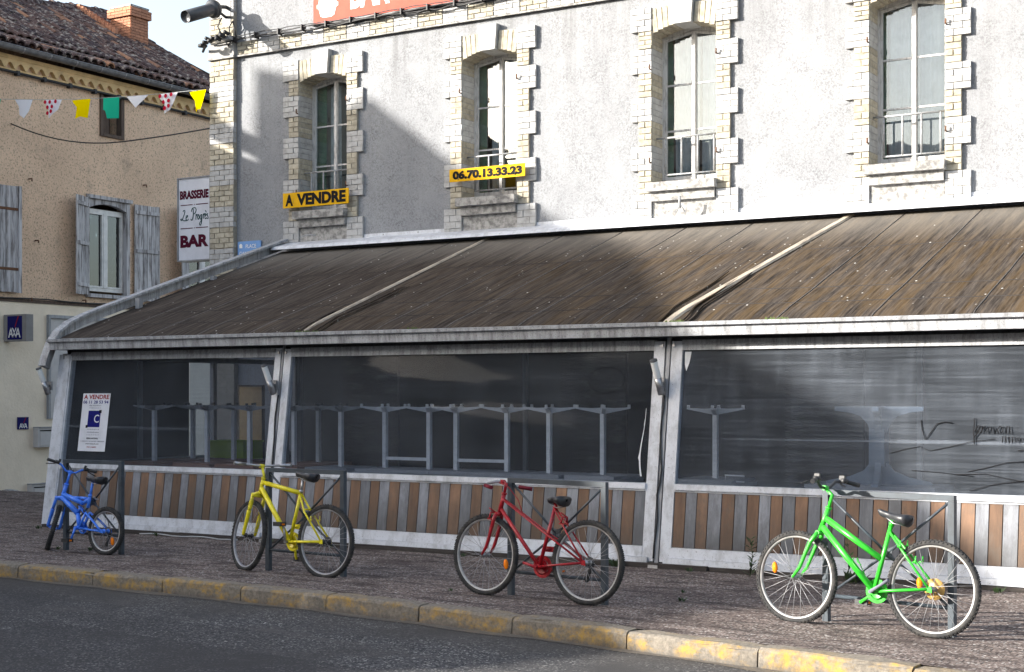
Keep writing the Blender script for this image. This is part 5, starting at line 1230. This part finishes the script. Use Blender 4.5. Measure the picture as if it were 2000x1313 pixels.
def bike(name_label, matn, rear, heading, B):
    o = thing('bicycle', name_label, 'bicycle', (*rear, 0), group='painted bicycles leaning on the racks', rot=(R(B.get('lean', 4)), 0, R(heading)))
    P = mt[matn]; hub, Rw, tr = B['hub'], B['R'], B['tr']; wb = B['wb']; flat_ = B.get('flat', 0)
    hb_, ht = Vector((B['headBot'][0], 0, B['headBot'][1])), Vector((B['headTop'][0], 0, B['headTop'][1]))
    ax_ = (ht-hb_).normalized()
    ST = Matrix.Translation(hb_) @ Matrix.Rotation(R(-B.get('steer', 0)), 4, ax_) @ Matrix.Translation(-hb_)
    bb = (B['bb'][0], 0, B['bb'][1]); rh = (0, 0, hub)
    # frame
    q = MB()
    for (a, b, r) in B['tubes']:
        a = (a[0], a[2] if len(a) > 2 else 0, a[1]); b = (b[0], b[2] if len(b) > 2 else 0, b[1]); q.path([a, b], r, 12)
    for pth, r in B.get('paths', []): q.path([(p[0], p[2], p[1]) for p in pth], r, 9)
    q.path([hb_-ax_*.015, ht+ax_*.01], B.get('rh', .0185), 14)
    for e in (hb_-ax_*.015, ht): q.path([e, e+ax_*.014], B.get('rh', .0185)+.005, 14)
    q.path([(bb[0], -.036, bb[2]), (bb[0], .036, bb[2])], .022, 12)
    for sd in (-1, 1): q.hexa([(-.018, sd*.062-.003, hub-.02), (.022, sd*.062-.003, hub-.018), (.022, sd*.062+.003, hub-.018), (-.018, sd*.062+.003, hub-.02), (-.012, sd*.062-.003, hub+.02), (.022, sd*.062-.003, hub+.022), (.022, sd*.062+.003, hub+.022), (-.012, sd*.062+.003, hub+.02)])
    q.build('frame', P, o)
    # fork
    q = MB(); cr = B['crown']; wbh = B.get('front_s', wb)
    if B['fork'] == 'rigid':
        for sd in (-1, 1): q.path([(cr[0], sd*.030, cr[1]), (cr[0]+.012, sd*.050, cr[1]-.03)]+[(s, sd*.052, z) for s, z in B['blade']]+[(wbh, sd*.052, hub)], [.015, .0165, .0160]+[.0135]*(len(B['blade'])-1)+[.009], 10)
        q.path([(cr[0], -.04, cr[1]), (cr[0], .04, cr[1])], .018, 10)
    else:
        d = Vector((wbh-cr[0], 0, hub-cr[1])); rr = B.get('leg', .02)
        for sd in (-1, 1):
            y = sd*B.get('legy', .065); top = Vector((cr[0], y, cr[1])); end = Vector((wbh, y, hub))
            q.path([top+Vector((0,0,.03)), top+d*.35], rr*.85, 12)
            if B.get('boots'):
                for k in range(7): q.lathe([(rr*.85, 0), (rr*1.25, .006), (rr*.85, .012)], top+d*(.10+.032*k), d, 12)
            q.path([top+d*.36, top+d*.40, top+d*.92, end], [rr*1.15, rr*1.1, rr*.9, rr*.6], 12)
        q.path([(cr[0], -B.get('legy', .065)-.012, cr[1]+.012), (cr[0], B.get('legy', .065)+.012, cr[1]+.012)], rr*1.05, 10)
        q.path([(cr[0], -B.get('legy', .065)+.002, cr[1]+.012), tuple(hb_), (cr[0], B.get('legy', .065)-.002, cr[1]+.012)], rr*.95, 10)
    q.build('fork', P, o, M=ST)
    if B.get('caliper'):
        for (c, mm, nm) in ((B['caliper'][0], ST, 'front_brake'), (B['caliper'][1], None, 'rear_brake')):
            q = MB(); 
            for sd in (-1, 1): q.path([(c[0], 0, c[1]+.02), (c[0]+.02, sd*.035, c[1]+.02), (c[0]+.025, sd*.042, c[1]-.03)], .008, 6); q.box(c[0]+.005, c[0]+.05, sd*.03-.007, sd*.03+.007, c[1]-.04, c[1]-.028)
            q.path([(c[0], .0, c[1]+.02), (c[0]+.03, .045, c[1]+.055)], .006, 6); q.build(nm, P if B['caliper'][2] else mt['black'], o, M=mm)
    if B.get('bosses'):
        q = MB()
        for (s, z) in B['bosses']:
            for sd in (-1, 1): q.path([(s, sd*.05, z), (s-.03, sd*.058, z+.012)], .007, 6); q.path([(s-.022, sd*.058, z-.01), (s-.022, sd*.058, z+.045)], .005, 6)
        q.build('rear_brake', P, o)
    # stem, bar, grips
    q = MB(); q.path([tuple(ht), B['stemTop'], B['bar']] if len(B['stemTop']) == 3 else [tuple(ht), (B['stemTop'][0], 0, B['stemTop'][1]), (B['bar'][0], 0, B['bar'][1])], .0135, 10)
    q.path([(B['bar'][0], -.022, B['bar'][1]), (B['bar'][0], .022, B['bar'][1])], .019, 10)
    q.build('stem', mt[B.get('stemmat', matn)], o, M=ST)
    SB = ST
    if B.get('level'):
        bc = Vector((B['bar'][0], 0, B['bar'][1])); SB = Matrix.Translation(ST @ bc) @ Matrix.Rotation(R(-B['steer']), 4, 'Z') @ Matrix.Translation(-bc)
    q = MB(); hp = B['barpath']; pts = [(s, -y, z) for s, y, z in hp[::-1]]+[(s, y, z) for s, y, z in hp[(1 if hp[0][1] == 0 else 0):]]
    q.path(pts, .0112, 10); q.build('handlebar', mt[B.get('barmat', 'black')], o, M=SB)
    for sd in (-1, 1):
        a, b = B['grip']; q = MB(); q.path([(a[0], sd*a[1], a[2]), (a[0]*.3+b[0]*.7, sd*(a[1]*.3+b[1]*.7), a[2]*.3+b[2]*.7), (b[0], sd*b[1], b[2])], [.0155, .0165, .017], 12); q.build('grip', mt[B.get('gripmat', 'black')], o, M=SB)
        if B.get('levers') in (2, sd):
            q = MB(); s, y, z = a; q.lathe([(0, -.02), (.02, -.02), (.02, .03), (0, .03)], (s, sd*(y-.015), z+.004), (0, 1, 0), 10); q.box(s-.012, s+.03, sd*(y-.03)-.012, sd*(y-.03)+.012, z+.012, z+.042)
            q.path([(s+.02, sd*(y-.01), z), (s+.055, sd*(y+.02), z-.015), (s+.06, sd*(y+.10), z-.035)], [.007, .006, .005], 6); q.build('brake_lever', mt['black'], o, M=ST)
    # seat post, saddle
    q = MB(); q.path([(B['stTop'][0], 0, B['stTop'][1]-.02), (B['sp'][0], 0, B['sp'][1])], .0135, 10); q.path([(B['stTop'][0], 0, B['stTop'][1]-.014), (B['stTop'][0]-.0015, 0, B['stTop'][1]+.012)], .020, 10); q.path([(B['sp'][0]-.02, 0, B['sp'][1]+.004), (B['sp'][0]+.02, 0, B['sp'][1]+.004)], .016, 8); q.build('seat_post', mt[B.get('postmat', matn)], o)
    saddle(o, *B['saddle'])
    # crank set on the far side, rings
    dn = Vector((math.cos(R(B['crank'])), 0, math.sin(R(B['crank'])))); L = B.get('cl', .165)
    q = MB(); r0 = B.get('ring', .085); cy = -.048; n = 44
    pr = []
    for i in range(n*2): pr.append(r0+(.005 if i % 2 else 0))
    vs = [(bb[0]+r*math.cos(math.pi*i/n), cy-.003, bb[2]+r*math.sin(math.pi*i/n)) for i, r in enumerate(pr)]+[(bb[0]+r*math.cos(math.pi*i/n), cy+.003, bb[2]+r*math.sin(math.pi*i/n)) for i, r in enumerate(pr)]
    ir = r0*.68; k2 = n*2
    vs += [(bb[0]+ir*math.cos(math.pi*i/n), cy-.003, bb[2]+ir*math.sin(math.pi*i/n)) for i in range(k2)]+[(bb[0]+ir*math.cos(math.pi*i/n), cy+.003, bb[2]+ir*math.sin(math.pi*i/n)) for i in range(k2)]
    fs = []
    for i in range(k2): j = (i+1) % k2; fs += [(i, j, k2+j, k2+i), (i, 2*k2+i, 2*k2+j, j), (k2+i, k2+j, 3*k2+j, 3*k2+i), (2*k2+i, 3*k2+i, 3*k2+j, 2*k2+j)]
    q.add(vs, fs)
    for k in range(5): a = 2*math.pi*k/5+.4; q.path([(bb[0], cy-.006, bb[2]), (bb[0]+ir*1.08*math.cos(a), cy-.004, bb[2]+ir*1.08*math.sin(a))], .009, 6)
    q.lathe([(0, -.01), (r0*.62, -.004), (r0*.70, 0), (r0*.62, .004)], (bb[0], cy+.012, bb[2]), (0, 1, 0), 28)
    q.build('chainring', mt[B.get('ringmat', matn)], o)
    for sd in (1, -1):
        c = Vector((bb[0], sd*.058, bb[2])); d = dn if sd > 0 else -dn; e = c+d*L+Vector((0, sd*.012, 0))
        q = MB(); q.path([c-Vector((0, sd*.025, 0)), c+Vector((0, sd*.012, 0))], .013, 8); q.path([c, c+d*L*.5+Vector((0, sd*.004, 0)), e], [.015, .011, .013], 8); cr_ = q.build('crank', mt[B.get('crankmat', (matn, matn))[0 if sd > 0 else 1]], o)
        if B.get('pedals', 3) & (1 if sd > 0 else 2):
            q = MB(); y0, y1 = sorted((e.y+sd*.008, e.y+sd*.085)); z = e.z; s = e.x
            q.box(s-.048, s+.048, y0, y0+.010, z-.019, z+.019); q.box(s-.048, s+.048, y1-.010, y1, z-.019, z+.019); q.box(s-.048, s-.039, y0+.011, y1-.011, z-.018, z+.018); q.box(s+.039, s+.048, y0+.011, y1-.011, z-.018, z+.018); q.path([(s, y0, z), (s, y1, z)], .011, 8)
            pd = q.build('pedal', mt[B.get('pedalmat', 'black')], o)
            q = MB(); q.box(s-.044, s-.0485, y0+.02, y1-.02, z-.008, z+.008); q.box(s+.0485, s+.044, y0+.02, y1-.02, z-.008, z+.008); q.build('reflector', mt['amber'], pd)
    # cassette, spoke disc, derailleur
    q = MB()
    for k in range(6): q.lathe([(.012, 0), (.045-.005*k, 0), (.045-.005*k, -.0022), (.012, -.0022)], (0, -.028-.004*k, hub), (0, 1, 0), 20)
    q.build('cassette', mt['black'], o)
    if B.get('disc'): q = MB(); q.lathe([(.02, -.001), (.074, -.001), (.074, .0012), (.02, .0012)], (0, -.022, hub), (0, 1, 0), 28); q.build('spoke_disc', mt['gold'], o)
    if B.get('mech'):
        q = MB(); q.path([(-.005, -.07, hub-.02), (.02, -.06, hub-.07), (.03, -.05, hub-.13)], .012, 7)
        for (s, z) in ((.015, -.075), (.035, -.14)): q.lathe([(0, -.006), (.020, -.004), (.020, .004), (0, .006)], (s, -.05, hub+z), (0, 1, 0), 12)
        q.build('derailleur', mt[B['mech']], o)
    if B.get('front_mech'):
        q = MB(); s, z = B['front_mech']; q.path([(s, .0, z), (s-.01, -.04, z+.01), (s-.06, -.05, z+.02)], .009, 6); q.box(s-.07, s+.02, -.055, -.040, z-.01, z+.035); q.build('front_derailleur', P, o)
    for nm, pth, r, mm, steer_ in B.get('extra', []):
        q = MB(); q.path(pth, r, 6); q.build(nm, mt[mm], o, M=ST if steer_ else None)
    # wheels
    wheel(o, Rw, tr, hub, B['rim'], Matrix.Translation((0, 0, hub)), B.get('nsp', 28), B.get('knob', 1), True, refl=B.get('rrefl'), hubmat=B.get('hubmat'))
    wheel(o, Rw, tr, hub, B['rim'], ST @ Matrix.Translation((wbh, 0, hub)), B.get('nsp', 28), B.get('knob', 1), False, refl=B.get('frefl'), hubmat=B.get('hubmat'))
    return o
def stays(bb, hub, ss_top, mid=None, r=.0085, rc=.0105):
    out = []
    for sd in (-1, 1):
        out.append(([(bb[0]-.015, bb[1], sd*.028), (bb[0]-.12, bb[1]+(hub-bb[1])*.3, sd*.045), (.02, hub, sd*.062)], rc))
        m_ = mid or (ss_top[0]*.5, (ss_top[1]+hub)/2)
        out.append(([(ss_top[0], ss_top[1], sd*.016), (m_[0], m_[1], sd*.048), (.012, hub+.015, sd*.062)], r))
    return out
# green
bb = (.435, .275); hub = .326
bike('bright green bicycle with black saddle in full sun', 'b_green', (-2.637, 10.047), 170.9, dict(R=.336, tr=.0205, hub=hub, wb=1.051, headBot=(.868, .672), headTop=(.808, .835), bb=bb, lean=4, steer=3,
    tubes=[((.825, .765), (.388, .505), .0225), ((.852, .705), bb, .0225), (bb, (.318, .755), .0165)], paths=stays(bb, hub, (.325, .70))+[([(.20, .56, -.04), (.20, .56, .04)], .007)],
    fork='rigid', crown=(.872, .660), blade=[(.915, .59), (.965, .475), (.995, .40)], stemTop=(.782, .935), bar=(.842, .985), barmat='black',
    barpath=[(.842, 0, .985), (.845, .06, .988), (.835, .13, 1.035), (.80, .20, 1.04), (.755, .325, 1.02)], grip=((.797, .205, 1.04), (.755, .325, 1.02)), levers=2,
    stTop=(.318, .755), sp=(.312, .79), saddle=(.425, .848, .165, .80, .05, .16, .012), postmat='b_green', crank=146, crankmat=('ink_grey', 'b_green'), pedals=2, rim='rim', ring=.082, disc=True, bosses=[(.245, .60), (.13, .50)],
    frefl=(R(18), .185), rrefl=(R(20), .10), hubmat='steel',
    extra=[('bottle_cage', [(.565, .47, ) if False else (.60, .0, .50), (.59, .04, .47), (.54, .045, .42), (.50, .035, .40), (.52, -.02, .39), (.56, -.04, .44), (.585, -.03, .50), (.555, .03, .475), (.52, .04, .455)], .0035, 'b_green', False)]))
# red mixte
bb = (.462, .268); hub = .332
bike('red mixte bicycle with black saddle and dark red grips', 'b_red', (-5.378, 10.194), 175.0, dict(R=.334, tr=.0215, hub=hub, wb=1.006, headBot=(.878, .690), headTop=(.842, .838), bb=bb, lean=4, steer=2,
    tubes=[((.872, .722), bb, .0160), (bb, (.330, .752), .0155)], paths=stays(bb, hub, (.332, .745), r=.0075, rc=.009)+[([(.853, .800, sd*.014), (.39, .535, sd*.027), (.02, .340, sd*.062)], .0085) for sd in (-1, 1)]+[([(.62, .665, -.02), (.62, .665, .02)], .006)],
    fork='rigid', crown=(.885, .672), blade=[(.905, .60), (.940, .47), (.965, .395)], stemTop=(.822, .925), bar=(.862, .938), barmat='steel',
    barpath=[(.862, 0, .938), (.895, .05, .940), (.905, .14, .922), (.875, .22, .905), (.765, .275, .890)], grip=((.865, .225, .903), (.762, .276, .889)), gripmat='b_grip',
    stTop=(.330, .752), sp=(.325, .785), saddle=(.392, .812, .222, .818, .10, .215, -.012), postmat='b_red', crank=14, cl=.115, pedals=2, pedalmat='steel', rim='rim', ring=.088, mech='black', front_mech=(.42, .40), caliper=((.925, .665), (.215, .66), True),
    frefl=(R(196), .235), hubmat='steel', extra=[('brake_cable', [(.86, .05, .93), (.78, .03, .90), (.70, .0, .80), (.66, -.02, .69)], .004, 'b_red', False)]))
# yellow
bb = (.447, .292); hub = .318
bike('yellow mountain bicycle with flat tyres and straight silver bar', 'b_yellow', (-8.253, 10.549), 175.6, dict(R=.337, tr=.022, hub=hub, wb=.985, headBot=(.858, .735), headTop=(.824, .862), bb=bb, lean=4, steer=19,
    tubes=[((.832, .830), (.330, .745), .0215), ((.846, .780), bb, .0235), (bb, (.335, .765), .0165)], paths=stays(bb, hub, (.335, .73), (.235, .575), r=.0095, rc=.0125)+[([(.245, .60, -.045), (.245, .60, .045)], .008)],
    fork='sus', crown=(.878, .690), leg=.0185, legy=.062, boots=True, front_s=.985, stemTop=(.822, .895), bar=(.885, .983), barmat='steel',
    level=True, barpath=[(.885, 0, .985), (.882, .06, .988), (.862, .295, 1.002)], grip=((.872, .18, .995), (.862, .298, 1.002)), gripmat='steel',
    stTop=(.335, .765), sp=(.320, .872), saddle=(.415, .935, .145, .915, .045, .155, .012), postmat='steel', crank=80, crankmat=('steel', 'b_yellow'), rim='rim_dark', ring=.085, front_mech=(.43, .42), bosses=[(.165, .50)], hubmat='black'))
# blue, child's size
bb = (.395, .258); hub = .240
bike("small blue child's bicycle with front wheel turned", 'b_blue', (-11.365, 10.872), 179.6, dict(R=.250, tr=.023, hub=hub, wb=.845, headBot=(.672, .565), headTop=(.625, .70), bb=bb, lean=4, steer=44, rh=.020,
    tubes=[((.668, .600), (.36, .515), .026), ((.36, .515), (.262, .565), .020), ((.675, .565), (.43, .405), .029), ((.43, .405), bb, .024), ((.415, .42), (.40, .47), .015), ((.262, .60), (.285, .47), .018), ((.30, .565), (.40, .57), .016), ((.40, .57), (.56, .575), .012)],
    paths=[([(.285, .42, sd*.03), (.15, .34, sd*.05), (.018, .243, sd*.062)], .012) for sd in (-1, 1)]+[([(.365, .255, sd*.03), (.15, .243, sd*.05), (.018, .238, sd*.062)], .011) for sd in (-1, 1)]+[([(.285, .42, sd*.028), (.365, .255, sd*.03)], .012) for sd in (-1, 1)],
    fork='sus', crown=(.710, .535), leg=.0185, legy=.062, front_s=.835, stemTop=(.592, .800), bar=(.615, .838), barmat='b_blue',
    barpath=[(.615, 0, .838), (.612, .05, .842), (.600, .11, .890), (.575, .16, .900), (.555, .255, .905)], grip=((.570, .165, .90), (.552, .262, .905)), levers=2,
    stTop=(.262, .60), sp=(.232, .745), saddle=(.33, .790, .06, .785, .05, .15, .012), postmat='b_blue', crank=-72, cl=.14, rim='rim', ring=.062, nsp=20, mech='black', rrefl=(R(222), .15), hubmat='b_blue', frefl=None, stemmat='b_blue',
    extra=[('shock_spring', [(.40+(.335-.40)*i/48+.020*math.cos(i*1.05)*.5, .020*math.sin(i*1.05), .475+(.425-.475)*i/48+.020*math.cos(i*1.05)*.85) for i in range(49)], .0045, 'b_blue', False), ('shock_body', [(.43, 0, .495), (.30, 0, .40)], .012, 'black', False), ('brake_cable', [(.60, .1, .88), (.70, .08, .86), (.74, .05, .76), (.70, .02, .66), (.66, .02, .60)], .004, 'b_blue', True), ('gear_cable', [(.19, -.05, .42), (.12, -.06, .44), (.06, -.07, .35), (.02, -.07, .25)], .004, 'black', False), ('seat_clamp', [(.255, -.04, .585), (.225, -.05, .56), (.20, -.055, .565)], .010, 'steel', False)]))

# ------------------------------------------------------------------ weeds and the cable at the foot of the terrace
def weed(x, y, h, n, lb, tall=False, grp='weeds along the terrace foot'):
    o = thing('weed', lb, 'weed', (x, y, .0), group=grp); q = MB(); rd = random.Random(int(abs(x*100)))
    for i in range(n):
        a = rd.uniform(0, 6.28); 
        if tall:
            z0 = h*i/n; L = .05+.05*rd.random(); d = Vector((math.cos(a), math.sin(a), .5)).normalized(); b = Vector((.02*math.sin(z0*9), .01, z0))
        else:
            L = h*rd.uniform(.6, 1.2); d = Vector((math.cos(a)*.8, math.sin(a)*.8, rd.uniform(.5, 1.3))).normalized(); b = Vector((rd.uniform(-.05, .05)*h*8, rd.uniform(-.02, .02), 0))
        s = d.cross(Vector((0, 0, 1))).normalized()*L*.14
        q.add([b, b+d*L*.5+s, b+d*L, b+d*L*.5-s], [(0,1,2,3)])
    if tall: q.path([(0, 0, 0), (.02*math.sin(h*4), .01, h*.5), (.02*math.sin(h*9), .01, h)], [.005, .004, .002], 5)
    q.build('leaves', mt['leaf'], o)
weed(-4.95, 12.58, .34, 46, 'tall thin weed growing beside the green bicycle', True); weed(-3.98, 12.56, .13, 34, 'leafy weed behind the green bicycle frame'); weed(-6.33, 12.58, .11, 20, 'weed tuft beside the second terrace post')
weed(-4.05, 12.60, .42, 30, 'slim tall weed behind the green bicycle seat tube', True)
for x, y, h, lb in ((-10.62, 12.58, .09, 'weed tuft behind the yellow front wheel'), (-2.75, 12.55, .07, 'weed tuft at the terrace foot behind the green rear wheel'), (-9.75, 12.57, .05, 'small weed at the terrace foot past the yellow bicycle'), (-14.2, 12.5, .06, 'weed at the foot of the corner post'), (-12.3, 12.56, .06, 'weed beside the pale ground cable'), (-11.75, 11.02, .06, 'weed under the blue bicycle'), (-8.05, 12.58, .05, 'small weed at the terrace foot midway between yellow and red bicycles'), (-7.15, 12.57, .05, 'small weed at the terrace foot behind the red front wheel'), (-5.55, 12.58, .06, 'weed at the terrace foot just right of the second post'), (-12.15, 10.95, .05, 'weed at the leg of the blue bicycle rack'), (-6.74, 10.33, .035, 'tiny weed in the pavement before the red front wheel'), (-5.0, 11.2, .04, 'tiny weed in open pavement behind the red rear wheel'), (-4.8, 10.75, .05, 'weed in open pavement before the green front wheel')):
    weed(x, y, h, 14, lb)
o = thing('ground_cable', 'pale thin cable lying along the terrace foot', 'cable', (-12.6, 12.6, 0)); q = MB(); q.path([(i*.14, .03*math.sin(i*1.1)-.02*(i/11), .012+.01*abs(math.sin(i*.7))) for i in range(12)], .008, 5); q.build('cable', mt['cable_white'], o)
